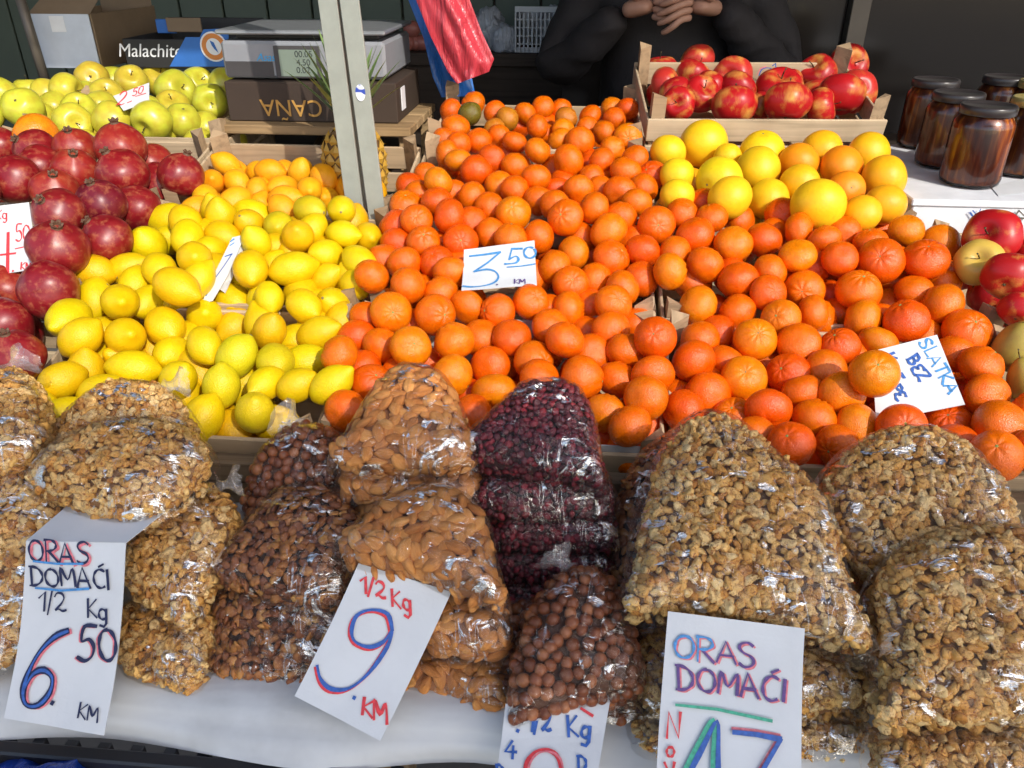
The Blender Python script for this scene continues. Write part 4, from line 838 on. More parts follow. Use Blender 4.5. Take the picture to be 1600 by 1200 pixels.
# ------------------------------------------------------------------ price cards and their handwriting
def arc(cx, cy, rx, ry, a0, a1, n=10): return [(cx + rx * math.cos(R_(a0 + (a1 - a0) * i / n)), cy + ry * math.sin(R_(a0 + (a1 - a0) * i / n))) for i in range(n + 1)]
FONT = {
 'O': (.85, [arc(.40, .5, .36, .48, 90, 450, 16)]), '0': (.72, [arc(.34, .5, .30, .48, 90, 450, 16)]),
 'R': (.78, [[(.08, 0), (.08, 1)], [(.02, .98)] + arc(.25, .74, .38, .25, 80, -90, 8) + [(.10, .48)], [(.22, .48), (.70, 0)]]),
 'A': (.85, [[(.02, 0), (.40, 1), (.74, 0)], [(.14, .34), (.66, .34)]]), 'S': (.72, [[(.62, .88), (.45, .99), (.20, .93), (.10, .76), (.22, .58), (.48, .46), (.60, .27), (.48, .07), (.22, 0), (.04, .12)]]),
 'Š': (.72, [[(.62, .88), (.45, .99), (.20, .93), (.10, .76), (.22, .58), (.48, .46), (.60, .27), (.48, .07), (.22, 0), (.04, .12)], [(.2, 1.28), (.36, 1.12), (.55, 1.28)]]),
 'D': (.80, [[(.10, 0), (.10, 1)], [(.0, 1)] + arc(.12, .5, .58, .5, 88, -88, 10) + [(.0, .0)]]), 'M': (.95, [[(.05, 0), (.10, 1), (.42, .35), (.76, 1), (.82, 0)]]),
 'C': (.75, [arc(.42, .5, .38, .5, 55, 305, 12)]), 'Ć': (.75, [arc(.42, .5, .38, .5, 55, 305, 12), [(.36, 1.15), (.62, 1.30)]]), 'I': (.35, [[(.15, 0), (.15, 1)]]),
 '1': (.48, [[(.02, .66), (.34, 1), (.32, 0)]]), '/': (.40, [[(0, -.12), (.34, 1.1)]]), '2': (.72, [[(.08, .78), (.22, .98), (.46, .96), (.56, .74), (.42, .44), (.06, .04), (.22, .10), (.42, 0), (.62, .06)]]),
 'K': (.80, [[(.10, 0), (.12, 1)], [(.66, .98), (.12, .46), (.68, 0)]]), 'g': (.66, [arc(.30, .32, .25, .30, 60, 420, 12), [(.54, .62), (.54, -.22), (.38, -.42), (.12, -.34)]]),
 '6': (.72, [[(.60, 1), (.34, .82), (.12, .45), (.10, .22), (.26, .01), (.48, .06), (.60, .26), (.48, .46), (.26, .44), (.12, .26)]]), '5': (.72, [[(.64, 1), (.22, .98), (.14, .56), (.40, .62), (.58, .42), (.54, .14), (.30, 0), (.04, .10)]]),
 '.': (.3, [[(.1, .0), (.13, .03)]]), 'N': (.80, [[(.06, 0), (.08, 1), (.62, .02), (.64, 1)]]), 'V': (.75, [[(.02, 1), (.34, 0), (.66, 1)]]), '7': (.7, [[(.02, .94), (.64, 1), (.24, 0)]]),
 '4': (.7, [[(.40, 1), (.04, .36), (.62, .40)], [(.46, .72), (.42, 0)]]), 'Y': (.7, [[(.04, 1), (.30, .5)], [(.60, 1), (.12, 0)]]), 'L': (.62, [[(.12, 1), (.08, .02), (.56, .06)]]), 'T': (.75, [[(.0, .98), (.70, 1)], [(.36, 1), (.34, 0)]]),
 'B': (.72, [[(.10, 0), (.10, 1)], [(.02, 1)] + arc(.20, .76, .34, .24, 80, -90, 6) + arc(.20, .26, .42, .26, 90, -90, 6) + [(.02, 0)]]), 'E': (.68, [arc(.42, .74, .34, .25, 50, 260, 7) + arc(.42, .25, .38, .26, 110, 310, 7)]),
 'Z': (.75, [[(.04, .92), (.30, 1), (.60, .95), (.08, .04), (.34, .08), (.64, .0)]]), 'P': (.70, [[(.10, 0), (.10, 1)], [(.0, .98)] + arc(.20, .74, .38, .25, 80, -90, 8)]), ' ': (.4, []), 'H': (.8, [[(.1, 0), (.1, 1)], [(.6, 0), (.6, 1)], [(.1, .5), (.6, .5)]]), '3': (.7, [[(.05, .92), (.6, 1), (.2, .6), (.5, .5), (.6, .25), (.4, 0), (.05, .06)]])}
def spline(P, k=6):
    if len(P) < 3: return P
    out = []
    for i in range(len(P) - 1):
        p0, p1, p2, p3 = P[max(0, i - 1)], P[i], P[i + 1], P[min(len(P) - 1, i + 2)]
        for j in range(k):
            t = j / k; out.append(tuple(.5 * (2 * b + (c - a) * t + (2 * a - 5 * b + 4 * c - d) * t * t + (3 * b - a - 3 * c + d) * t ** 3) for a, b, c, d in zip(p0, p1, p2, p3)))
    return out + [P[-1]]
def word(s, x, y, h, adv=1.0, slope=0.0, slant=0.0, u=None, v=None):
    """pixel strokes of a handwritten word; (x, y) baseline start, h letter height, slope = baseline drop per px"""
    U = u or (1, slope); V = v or (slant, -1); out = []; q = 0
    for ch in s:
        w_, st = FONT[ch]
        rw = random.Random(ord(ch) * 7 + int(x * 3 + y) + len(out)); ja, jb, js, jr = rw.uniform(-.04, .04), rw.uniform(-.06, .06), rw.uniform(.92, 1.1), rw.uniform(-.10, .10)
        for p in st: out.append([(x + h * (U[0] * (q + (a + ja + jr * b) * adv) + V[0] * (b * js + jb)), y + h * (U[1] * (q + (a + ja + jr * b) * adv) + V[1] * (b * js + jb))) for a, b in p])
        q += w_ * adv
    return out
def ribbons(pl, items, lift):
    """items: (strokes in px, width px)"""
    V, F = [], []
    for strokes, wd in items:
        for st in strokes:
            P = spline(st, 4) if len(st) > 4 else st
            if len(P) > 4 and len(st) <= 4: pass
            Q = [(pl.hit(*p) + pl.n * lift) for p in P]; d = (Q[0] - CAMLOC).dot(FWD); hw = wd * d / FPX / 2; b = len(V)
            for i, q in enumerate(Q):
                t = (Q[min(i + 1, len(Q) - 1)] - Q[max(i - 1, 0)])
                if t.length < 1e-9: t = Vector((1, 0, 0))
                t.normalize(); s = pl.n.cross(t).normalized() * hw * (1 + .28 * math.sin(i * .55 + b) + random.uniform(-.06, .06))
                e = -t * hw * .6 if i == 0 else t * hw * .6 if i == len(Q) - 1 else Vector()
                V += [q + s + e, q - s + e]
            for i in range(len(Q) - 1): F.append((b + 2 * i, b + 2 * i + 1, b + 2 * i + 3, b + 2 * i + 2))
    return V, F
def card(name, label, poly, pl, inks, flap=None, curl=0):
    P = [pl.hit(*p) for p in poly]; c = sum(P, Vector()) / len(P); rt = thing(name, label, 'price card', c, (0, 0, 0), 'handwritten price cards')
    n = len(P); th = .0009; seed = Vector((c.x * 40, c.y * 40, 0))
    if curl:                                                          # a sheet that bends a little and curls at its free end
        vt = (P[0] - pl.o).dot(pl.v); vb = (P[2] - pl.o).dot(pl.v)
        def bend(q): t = ((q - pl.o).dot(pl.v) - vt) / (vb - vt); u_ = (q - pl.o).dot(pl.u); return q + pl.n * (curl * (max(0, t) ** 2.4) - .35 * curl * math.sin(3.14 * min(1, max(0, t))) + .0016 * mn.noise(Vector((u_ * 22, t * 2.5, 1)) + seed))
        k = 14; G = [[bend((P[0] * (1 - i / k) + P[1] * (i / k)) * (1 - j / k) + (P[3] * (1 - i / k) + P[2] * (i / k)) * (j / k)) for i in range(k + 1)] for j in range(k + 1)]
        V = [g - c for row in G for g in row]; m0 = len(V); V += [v - pl.n * th for v in V]; F = []
        for j in range(k):
            for i in range(k): q = j * (k + 1) + i; F += [(q, q + k + 1, q + k + 2, q + 1), (m0 + q, m0 + q + 1, m0 + q + k + 2, m0 + q + k + 1)]
        ed = [i for i in range(k)] + [k + (k + 1) * j for j in range(k)] + [(k + 1) * k + k - i for i in range(k)] + [(k + 1) * (k - j) for j in range(k)]
        F += [(ed[i], ed[(i + 1) % len(ed)], m0 + ed[(i + 1) % len(ed)], m0 + ed[i]) for i in range(len(ed))]
        link('card', mesh('card', V, F, M['paper'], False), rt)
    else:
        bend = lambda q: q
        V = [p - c for p in P] + [p - c - pl.n * th for p in P]
        F = [tuple(range(n)), tuple(range(n, 2 * n))[::-1]] + [(i, n + i, n + (i + 1) % n, (i + 1) % n) for i in range(n)]
        link('card', mesh('card', V, F, M['paper']), rt)
    if flap:
        Q = [p - c if isinstance(p, Vector) else bend(pl.hit(*p)) - c for p in flap]; m_ = len(Q); nn = (Q[1] - Q[0]).cross(Q[2] - Q[0]).normalized()
        V = Q + [q - nn * th for q in Q]; F = [tuple(range(m_)), tuple(range(m_, 2 * m_))[::-1]] + [(i, m_ + i, m_ + (i + 1) % m_, (i + 1) % m_) for i in range(m_)]
        link('flap', mesh('flap', V, F, M['paper']), rt)
    for k, (mat, items) in enumerate(inks):
        for it in items: V, F = ribbons(pl, [it], (.0012 if curl else .0006) + .00035 * k); link('lettering', mesh('lettering', [bend(v) - c for v in V], F, M[mat]), rt)
    return rt
def off(strokes, dx, dy): return [[(x + dx, y + dy) for x, y in s] for s in strokes]
# 6.50 walnuts
pl = Plane(115, 1130, .715, 845, .745)
or_, do = word('ORAS', 44, 878, 32, .95, .03), word('DOMAĆI', 46, 914, 29, .98, .05)
six = [[(105, 986), (84, 996), (62, 1020), (48, 1052), (44, 1080), (52, 1098), (70, 1098), (84, 1080), (86, 1058), (72, 1046), (56, 1052), (46, 1072)]]
fifty = word('50', 122, 1032, 50, .88, .04)
card('price_card', 'white card reading Oras domaci 1/2 kg 6.50 KM folded under walnuts', [(40, 845), (197, 848), (174, 1144), (18, 1118)], pl,
     [('ink_pink', [(off(or_, 3, 2), 5), (off(six, 4, 1), 8), (off(fifty, -3, 1), 4)]), ('ink_navy', [(or_, 3.4), (do, 3.6), (word('1/2', 58, 955, 30, 1.0, .04), 3), (word('Kg', 134, 966, 28, .85, .04), 3.4), (six, 9), (fifty, 5), (word('KM', 130, 1116, 21, .95, .25), 3), ([[(89, 1095), (91, 1096)]], 6)]),
      ('ink_sky', [([[(52, 877), (90, 881), (130, 881)]], 3), ([[(54, 919), (95, 923), (138, 920)]], 3)]), ('ink_blue', [(off(six, 1, 0), 4)])],
     flap=[(40, 845), (197, 848), pt(278, 783, .80), pt(105, 790, .80)], curl=.012)
# 9 almonds
pl = Plane(580, 1150, .705, 895, .735)
nine = [[(612, 985), (605, 960), (580, 953), (557, 962), (549, 985), (555, 1003), (578, 1011), (600, 1002), (612, 985), (604, 1012), (578, 1050), (548, 1074), (520, 1075), (503, 1060), (497, 1040)]]
card('price_card', 'tilted white card reading 1/2 kg 9 KM under the almond bag', [(560, 880), (705, 925), (600, 1152), (463, 1086)], pl,
     [('ink_red', [(word('1/2', 562, 925, 26, 1.0, .3), 4), (word('Kg', 611, 946, 26, .85, .3), 4), (off(nine, -3, 3), 6), (word('KM', 567, 1112, 27, .98, .32), 5)]), ('ink_blue', [(nine, 5.5), ([[(555, 1088), (557, 1089)]], 5)])], curl=.014)
# hazelnut card
pl = Plane(860, 1250, .645, 1092, .695)
z0 = [[(820, 1215), (824, 1190), (838, 1174), (856, 1172), (872, 1184), (878, 1215)]]
card('price_card', 'white card with blue 1/2 kg and red zero under the hazelnut bag', [(790, 1100), (955, 1085), (925, 1260), (770, 1260)], pl,
     [('ink_blue', [(word('1/2', 824, 1142, 25, .95, -.02), 4.5), (word('Kg', 886, 1152, 30, .85, -.02), 4.5), ([[(808, 1141), (810, 1142)]], 5), (word('4', 788, 1186, 30, 1, .1), 4), (word('D', 902, 1205, 25, .8), 4), (word('D', 776, 1216, 20, .8), 4)]), ('ink_red', [(z0, 6), ([[(908, 1108), (926, 1119)]], 4)]), ('ink_pink', [(off(z0, 4, 3), 3)])], curl=.008)
# 17 walnuts
pl = Plane(1140, 1250, .635, 968, .672)
o1, d1 = word('ORAS', 1051, 1028, 36, 1.15, .12), word('DOMAĆI', 1057, 1076, 36, 1.06, .13)
sev = [[(1145, 1143), (1182, 1147), (1218, 1154)], [(1218, 1154), (1172, 1225)]]; one = [[(1066, 1208), (1090, 1165), (1114, 1124), (1114, 1175), (1112, 1225)]]
card('price_card', 'white card reading Oras domaci novi 17 in front of the big walnut bag', [(1044, 955), (1258, 982), (1248, 1260), (1020, 1260)], pl,
     [('ink_pink', [(off(o1, 3, 2), 4), (off(d1, 3, 2), 4), (off(sev, -1, -5), 5)]), ('ink_violet', [(o1[3:], 4), (d1, 4.2)]), ('ink_sky', [(o1[:3], 4)]), ('ink_red', [(word('N', 1038, 1154, 38, .85, .02), 4), (word('O', 1040, 1180, 16, 1), 3.5), (word('V', 1038, 1212, 24, 1), 4)]),
      ('ink_green', [([[(1056, 1101), (1120, 1108), (1205, 1126)]], 4), (one, 9)]), ('ink_blue', [(sev, 7), (off(one, 6, 2), 7)])], curl=.01)
# 3.50 mandarins
def sc5(P, x0, y0): return [[(x0 + a / 5, y0 + b / 5) for a, b in s] for s in P]
d_ = hit(780, 418) - .045; pl = Plane(780, 461, d_ - .015, 376, d_ + .045)
card('price_card', 'white card reading 3.50 KM in blue lying on the mandarins', [(725, 390), (835, 376), (839, 450), (722, 461)], pl,
     [('ink_sky', [(sc5([[(1070, 400), (1180, 388), (1310, 375)], [(1310, 375), (1210, 450), (1105, 525)], [(1105, 525), (1200, 505), (1270, 525), (1295, 575), (1260, 630), (1180, 660), (1090, 672), (1022, 666)], [(1480, 345), (1400, 350)], [(1400, 350), (1378, 430)], [(1378, 430), (1430, 405), (1452, 425), (1435, 452), (1390, 462), (1345, 465)],
       arc(1540, 375, 46, 42, -40, 300, 12), [(1365, 490), (1470, 478), (1580, 460)]], 520, 320), 3.2)]), ('ink_violet', [(word('KM', 803, 449, 9, 1.25, -.05), 1.8), (sc5([[(1283, 650), (1288, 652)]], 520, 320), 3)])], curl=.006)
# Slatka bez
d_ = hit(1430, 600) - .045; pl = Plane(1430, 655, d_ - .01, 528, d_ + .05)
U, V_ = (.50, .87), (.87, -.42)
card('price_card', 'tilted white card reading Slatka bez in blue on the mandarins', [(1362, 549), (1464, 523), (1508, 632), (1369, 659)], pl,
     [('ink_sky', [(word('SLATKA', 1436, 536, 20, 1.02, u=U, v=V_), 3.4)]), ('ink_blue', [(word('BEZ', 1416, 562, 20, 1.0, u=U, v=V_), 4), (word('K', 1380, 556, 18, 1.0, u=U, v=V_), 4), (word('PE', 1391, 606, 17, 1.05, u=U, v=V_), 4), (word('T', 1396, 590, 13, 1.0, u=U, v=V_), 4)])])
# 4.50, 2.50, folded lemon card
d_ = hit(20, 375, .012) - .055; pl = Plane(20, 430, d_, 316, d_ + .05)
card('price_card', 'white card reading 4.50 KM in red standing in the pomegranates', [(-40, 326), (45, 316), (60, 420), (-40, 434)], pl,
     [('ink_red', [(word('Kg', -6, 342, 14, .9), 2), ([[(13, 364), (12, 427)], [(-30, 402), (24, 396)], [(-8, 366), (-30, 402)]], 5), (word('50', 24, 379, 27, .62, -.05), 2.2), ([[(24, 389), (47, 384)]], 2), (word('KM', 32, 421, 10, 1.05), 2.2), ([[(20, 423), (21, 424)]], 3)])])
d_ = hit(205, 152, .012) - .09; pl = Plane(205, 173, d_ - .01, 130, d_ + .02)
card('price_card', 'small white card reading 2.50 in red on the golden apples', [(177, 150), (233, 129), (233, 158), (193, 173)], pl,
     [('ink_red', [(word('2', 181, 166, 22, 1, -.2, .25), 2), (word('50', 207, 150, 12, .95, -.25, .2), 1.6), ([[(199, 161), (206, 158)]], 1.5), ([[(212, 151), (228, 146)]], 1.4)])])
d_ = hit(350, 420) - .03; pl = Plane(350, 473, d_ - .015, 366, d_ + .045)
card('price_card', 'folded white card with blue ink seen edge-on among the lemons', [(363, 371), (383, 366), (357, 428), (332, 470), (315, 474), (336, 425)], pl,
     [('ink_blue', [([[(352, 401), (363, 397)], [(362, 398), (350, 416), (334, 438)], [(330, 437), (337, 435)], [(334, 438), (322, 462)]], 2)]), ('ink_sky', [([[(360, 378), (366, 374)], [(360, 384), (366, 380)]], 2.5)])],
     flap=[pl.hit(383, 366) - pl.n * .012, pl.hit(357, 428) - pl.n * .014, pl.hit(346, 449) - pl.n * .016, pl.hit(338, 447) - pl.n * .002, pl.hit(378, 366) - pl.n * .002])
# ------------------------------------------------------------------ pole
M['pole'] = plain('grey_green_paint', (.30, .32, .28), .5, nscale=25, var=.12, bmp=.08)
def seg_pole(pxa, pxb, y0, wpx0, thick, name, parent):
    a, b = on_y(*pxa, y0), on_y(*pxb, y0); d = (b - a).normalized(); bot, top_ = a - d * ((a.z - .02) / d.z), b + d * ((2.59 - b.z) / d.z)
    w_ = wpx0 * (a - CAMLOC).dot(FWD) / FPX; L = (top_ - bot).length
    return bot, top_, L, w_
PY = 1.325
pole = thing('metal_pole', 'grey painted metal upright pole standing among the crates', 'pole', on_y(575, 335, PY) * 1)
pole.location.z = .02
for pa, pb, wp, dy, nm in (((556, 335), (512, 0), 27, 0, 'flange'), ((589, 335), (546, 0), 27, -.006, 'flange'), ((572, 335), (529, 0), 8, .02, 'web')):
    bot, top_, L, w_ = seg_pole(pa, pb, PY + dy, wp, .01, nm, pole)
    me = box_me(nm, w_, .006, L, M['pole'], .001); o = link(nm, me, pole, (bot + top_) / 2 - pole.location); o.rotation_euler = (top_ - bot).to_track_quat('Z', 'Y').to_euler() if False else (0, math.atan2((top_ - bot).x, (top_ - bot).z), 0)
m, n, p = newmat('sticker_print'); r = ramp(n, [(.45, (.03, .07, .40)), (.5, (.75, .78, .82))]); f = noise_(n, 60, 1); n.links.new(f, r.inputs[0]); n.links.new(r.outputs[0], p.inputs['Base Color']); M['sticker'] = m
c_ = on_y(563, 145, PY - .0105); V = [(.008 * math.cos(t), 0, .013 * math.sin(t)) for t in [2 * math.pi * i / 20 for i in range(20)]]; V += [(a, .001, b) for a, _, b in V]
link('sticker', mesh('sticker', V, [tuple(range(20))] + [(i, i + 20, (i + 1) % 20 + 20, (i + 1) % 20) for i in range(20)], M['sticker']), pole, c_ - pole.location)
# ------------------------------------------------------------------ pineapple
def pine():
    D = 1.50; base = on_y(560, 318, D); topc = on_y(552, 196, D); H = (topc - base).length; Rm = 47 * (base - CAMLOC).dot(FWD) / FPX
    rt = thing('pineapple', 'ripe pineapple with spiky green crown standing behind the grey pole', 'pineapple', base); H0 = H
    m, n, p = newmat('pineapple_rind'); ge = N(n, 'ShaderNodeNewGeometry'); f = noise_(n, 60, 3); r = ramp(n, [(.2, (.16, .07, .015)), (.5, (.45, .24, .03)), (.8, (.55, .36, .05))])
    n.links.new(math_(n, 'ADD', math_(n, 'MULTIPLY', ge.outputs['Random Per Island'], .5), math_(n, 'MULTIPLY', f, .6)), r.inputs[0]); n.links.new(r.outputs[0], p.inputs['Base Color']); p.inputs['Roughness'].default_value = .5; M['rind'] = m
    M['leaf'] = plain('pineapple_leaf', (.17, .26, .085), .45, nscale=40, var=.4)
    prof = [(Rm * math.sqrt(max(.02, 1 - abs(2 * t - .95) ** 3.0 * .9)), H0 * t) for t in [i / 14 for i in range(15)]]; V, F = lathe(prof, 24); link('core', mesh('core', V, F, plain('pineapple_dark', (.12, .06, .015), .8), True), rt)
    V = [(0, 0, 1), (1, 0, 0), (0, .62, 0), (-1, 0, 0), (0, -.62, 0)]; eye = mesh('eye', [(0, 0, .55), (.25, 0, .5), (0, .9, .0), (-.9, 0, 0), (0, -.9, 0), (.9, 0, 0), (0, 0, .95)], [(0, 5, 2), (0, 2, 3), (0, 3, 4), (0, 4, 5), (6, 1, 0)], M['rind'])
    rows = 9
    for j in range(rows):
        t = (j + .6) / rows; rr = Rm * math.sqrt(max(.02, 1 - abs(2 * t - .95) ** 3.0 * .9)); k = 13
        for i in range(k):
            a = 2 * math.pi * (i + .5 * (j % 2)) / k; nrm = Vector((math.cos(a), math.sin(a), .5 * (t - .5))).normalized()
            o = link('eye', eye, rt, (rr * math.cos(a) * .98, rr * math.sin(a) * .98, H0 * t)); o.rotation_mode = 'QUATERNION'; o.rotation_quaternion = nrm.to_track_quat('Z', 'Y'); s = Rm * .27; o.scale = (s, s * 1.0, s * .7)
    cr = link('crown', None, rt, (0, 0, H0))
    for i in range(34):
        a = i * 2.4; e = .66 + i / 34 * .86; L = .065 + .06 * math.sin(e * 1.2) + random.uniform(0, .03); V, F = [], []
        for q in range(7):
            t = q / 6; x = L * (math.cos(e) * t + .10 * t * t); z = L * (math.sin(e) * t + .25 * t - .22 * t * t * (1.3 - e)); w_ = .0155 * (1 - t) ** .8 + .0004
            V += [(x, -w_, z + w_ * .4), (x, 0, z), (x, w_, z + w_ * .4)]
        for q in range(6):
            b = q * 3; F += [(b, b + 1, b + 4, b + 3), (b + 1, b + 2, b + 5, b + 4)]
        link('leaf', mesh('leaf', V, F, M['leaf'], True), cr, (0, 0, -.012), (0, 0, a))
pine()
# ------------------------------------------------------------------ boxes, scale, stool behind the lemons
def quadbox(name, px_l, px_r, py_t, py_b, y, depth, mat, parent, bev=.003):
    a, b = on_y(px_l, py_b, y), on_y(px_r, py_t, y); a2 = on_y(px_r, py_b, y); z0 = min(a.z, a2.z); z1 = on_y((px_l + px_r) / 2, py_t, y).z
    o = box(name, (a.x, y, (a.z + a2.z) / 2), (b.x, y + depth, z1), mat, None, bev)
    if parent: o.parent = parent; o.location = o.location - parent.location
    return o, (a.x, y, (a.z + a2.z) / 2), (b.x, y + depth, z1)
def txt(s, size, mat, parent, loc, rot, extr=.0004, shear=0):
    cu = bpy.data.curves.new('lettering', 'FONT'); cu.body = s; cu.size = size; cu.extrude = extr; cu.align_x = 'CENTER'; cu.align_y = 'CENTER'; cu.shear = shear; cu.materials.append(mat)
    t_ = bpy.data.objects.new('lettering', cu); COL.objects.link(t_); bpy.context.view_layer.update()
    me = bpy.data.meshes.new_from_object(t_.evaluated_get(bpy.context.evaluated_depsgraph_get())); bpy.data.objects.remove(t_); bpy.data.curves.remove(cu)
    return link('lettering', me, parent, loc, rot)
M['carton_brown'] = plain('dark_brown_carton', (.045, .028, .018), .7); M['gold'] = plain('gold_print', (.50, .27, .06), .6); M['white_print'] = plain('white_print', (.75, .76, .78), .6); M['carton'] = plain('brown_cardboard', (.20, .14, .085), .85, bmp=.1)
M['carton_black'] = plain('black_carton', (.020, .019, .019), .6); M['carton_blue'] = plain('blue_carton_print', (.03, .14, .46), .5); M['orange_print'] = plain('orange_print', (.62, .22, .05), .6); M['carton_white'] = plain('white_carton', (.55, .60, .68), .7)
M['stoolwood'] = wood('stool_wood', (.45, .31, .16), .6)
st = thing('upturned_crate', 'upturned wooden crate carrying the brown carton and the scale', 'crate', on_y(420, 250, 1.62)); st.location.z = rim(1.62) - .1
S0 = on_y(330, 214, 1.62); S1 = on_y(640, 186, 1.62)
zt_ = on_y(450, 197, 1.62).z
for i in range(4):
    o = box('slat', (S0.x, 1.62 + i * .075, zt_ - .018), (S1.x, 1.62 + i * .075 + .068, zt_), M['stoolwood'], st); o.location -= st.location
for xx in (S0.x, S1.x - .03):
    for yy in (1.640, 1.87): o = box('post', (xx, yy, rim(1.62) - .1), (xx + .028, yy + .028, zt_ - .0185), M['stoolwood'], st); o.location -= st.location
o = box('slat', (S0.x + .031, 1.645, rim(1.62) - .08), (S1.x - .031, 1.651, zt_ - .05), M['carton_brown'], st); o.location -= st.location
ct = thing('fruit_carton', 'dark brown fruit carton turned upside down with gold La Caña print under scale', 'box', on_y(490, 192, 1.66)); ct.location.z = zt_ + .001
c0, c1 = on_y(360, 192, 1.66), on_y(618, 130, 1.66); ch = c1.z - zt_ - .001; 
o = box('carton_body', (c0.x, 1.66, zt_ + .001), (c1.x, 1.90, zt_ + ch), M['carton_brown'], ct); o.location -= ct.location
def ct_text(s, px, py, size, shear=0, up=False):
    q = on_y(px, py, 1.6585); return txt(s, size, M['gold'], ct, q - ct.location, (R_(90), R_(180) if up else 0, 0))
ct_text('LA CAÑA', 480, 168, .047, up=True)
o = box('label', (c1.x + .0005, 1.70, zt_ + .02), (c1.x + .0022, 1.735, zt_ + .065), M['white_print'], ct, 0); o.location -= ct.location
# scale
M['scale_grey'] = plain('scale_grey', (.26, .27, .29), .45); M['scale_dark'] = plain('scale_dark', (.06, .055, .055), .5); M['steel'] = plain('steel_plate', (.42, .44, .46), .35, metal=.6, nscale=30); M['lcd'] = plain('lcd', (.20, .25, .20), .3, var=.04); M['lcd_ink'] = plain('lcd_digits', (.04, .05, .045), .5); M['cyan'] = plain('cyan_print', (.04, .35, .70), .5)
zs = zt_ + ch + .001; sc_ = thing('weighing_scale', 'grey electronic price scale with steel tray on the brown carton', 'scale', (0, 1.68, zs)); sc_.location.x = on_y(470, 100, 1.68).x
e0, e1 = on_y(353, 128, 1.68), on_y(600, 66, 1.68); hs = e1.z - zs
def spart(nm, lo, hi, mat, bev=.003): o = box(nm, lo, hi, mat, sc_, bev); o.location -= sc_.location; return o
spart('housing', (e0.x, 1.68, zs + .003), (e1.x, 1.93, zs + hs), M['scale_grey'], .006)
spart('lower_panel', (e0.x + .006, 1.6785, zs + .006), (on_y(428, 110, 1.68).x, 1.6795, zs + hs * .48), M['scale_dark'], 0)
q0, q1 = on_y(433, 122, 1.677), on_y(498, 72, 1.677); spart('display_bezel', (q0.x, 1.676, q0.z), (q1.x, 1.6795, q1.z), M['scale_dark'], .001)
q0, q1 = on_y(440, 119, 1.675), on_y(492, 78, 1.675); spart('display', (q0.x, 1.674, q0.z), (q1.x, 1.6755, q1.z), M['lcd'], 0)
for py, s in ((85, '00.05'), (98, '4.50'), (110, '0.02')): q = on_y(474, py, 1.6735); txt(s, .017, M['lcd_ink'], sc_, q - sc_.location, (R_(90), 0, 0), .0002)
q = on_y(415, 90, 1.679); txt('Asas', .021, M['cyan'], sc_, q - sc_.location, (R_(90), 0, 0), .0003, .3)
spart('tray_support', (e0.x + .02, 1.72, zs + hs), (e1.x - .02, 1.92, zs + hs + .012), M['scale_dark'])
spart('tray', (e0.x - .004, 1.672, zs + hs + .0125), (e1.x + .004, 1.945, zs + hs + .021), M['steel'], .003)
# cartons on the back shelf
bk = thing('shelf_carton', 'open black and blue carton with white Malachite lettering and orange badge', 'box', on_y(280, 104, 2.0)); 
g0, g1 = on_y(200, 106, 2.0), on_y(356, 62, 2.0); bk.location = (g0.x, 2.0, g0.z)
def bpart(nm, lo, hi, mat, bev=.002): o = box(nm, lo, hi, mat, bk, bev); o.location -= bk.location; return o
gm = on_y(275, 100, 2.0).x
bpart('front_panel', (g0.x, 2.0, g0.z), (g1.x, 2.006, g1.z), M['carton_black']); bpart('back_panel', (g0.x, 2.25, g0.z), (g1.x, 2.256, g1.z + .03), M['carton_black'])
bpart('side_panel', (g0.x, 2.0065, g0.z), (g0.x + .006, 2.2495, g1.z), M['carton_black']); bpart('side_panel', (g1.x - .006, 2.0065, g0.z), (g1.x, 2.2495, g1.z), M['carton_blue'])
bpart('bottom_panel', (g0.x + .007, 2.0065, g0.z), (g1.x - .007, 2.2495, g0.z + .005), M['carton'])
V = [on_y(265, 104, 1.998), on_y(357, 104, 1.998), on_y(357, 44, 1.998), on_y(318, 46, 1.998), on_y(312, 58, 1.998), on_y(290, 58, 1.998)]; V = [v - bk.location for v in V]; V += [v + Vector((0, .0015, 0)) for v in V]
link('blue_flap', mesh('blue_flap', V, [tuple(range(6))[::-1], tuple(range(6, 12))] + [(i, (i + 1) % 6, 6 + (i + 1) % 6, 6 + i) for i in range(6)], M['carton_blue']), bk)
for rr, mt, yy in ((.034, 'white_print', 1.9972), (.030, 'orange_print', 1.9966), (.019, 'white_print', 1.996)):
    q = on_y(334, 73, yy) - bk.location; V = [(q.x + rr * math.cos(t), q.y, q.z + rr * math.sin(t)) for t in [2 * math.pi * i / 28 for i in range(28)]]; V += [(a, b + .0005, c) for a, b, c in V]
    link('badge', mesh('badge', V, [tuple(range(28)), tuple(range(28, 56))[::-1]] + [(i, i + 28, (i + 1) % 28 + 28, (i + 1) % 28) for i in range(28)], M[mt]), bk)
q = on_y(334, 73, 1.9954) - bk.location; link('badge_figure', mesh('badge_figure', [(q.x + a * .016, q.y, q.z + b * .016) for a, b in ((-.5, .9), (.1, .6), (.3, 0), (.6, -.9), (.0, -.3), (-.3, .2))], [(0, 5, 4, 3, 2, 1)], M['carton_blue']), bk)
q = on_y(233, 80, 1.999); txt('Malachite', .043, M['white_print'], bk, q - bk.location, (R_(90), 0, 0), .0003, .25)
q0, q1 = on_y(262, 50, 2.12), on_y(312, 28, 2.12); bpart('inner_flap', (q0.x, 2.12, q0.z), (q1.x, 2.125, q1.z), M['carton'])
q0, q1 = on_y(246, 52, 2.14), on_y(272, 30, 2.14); bpart('inner_flap', (q0.x, 2.14, q0.z), (q1.x, 2.145, q1.z), M['carton_blue'])
lb = thing('tall_carton', 'tall cardboard box with a whitish front and tape on the back shelf', 'box', on_y(110, 105, 2.05))
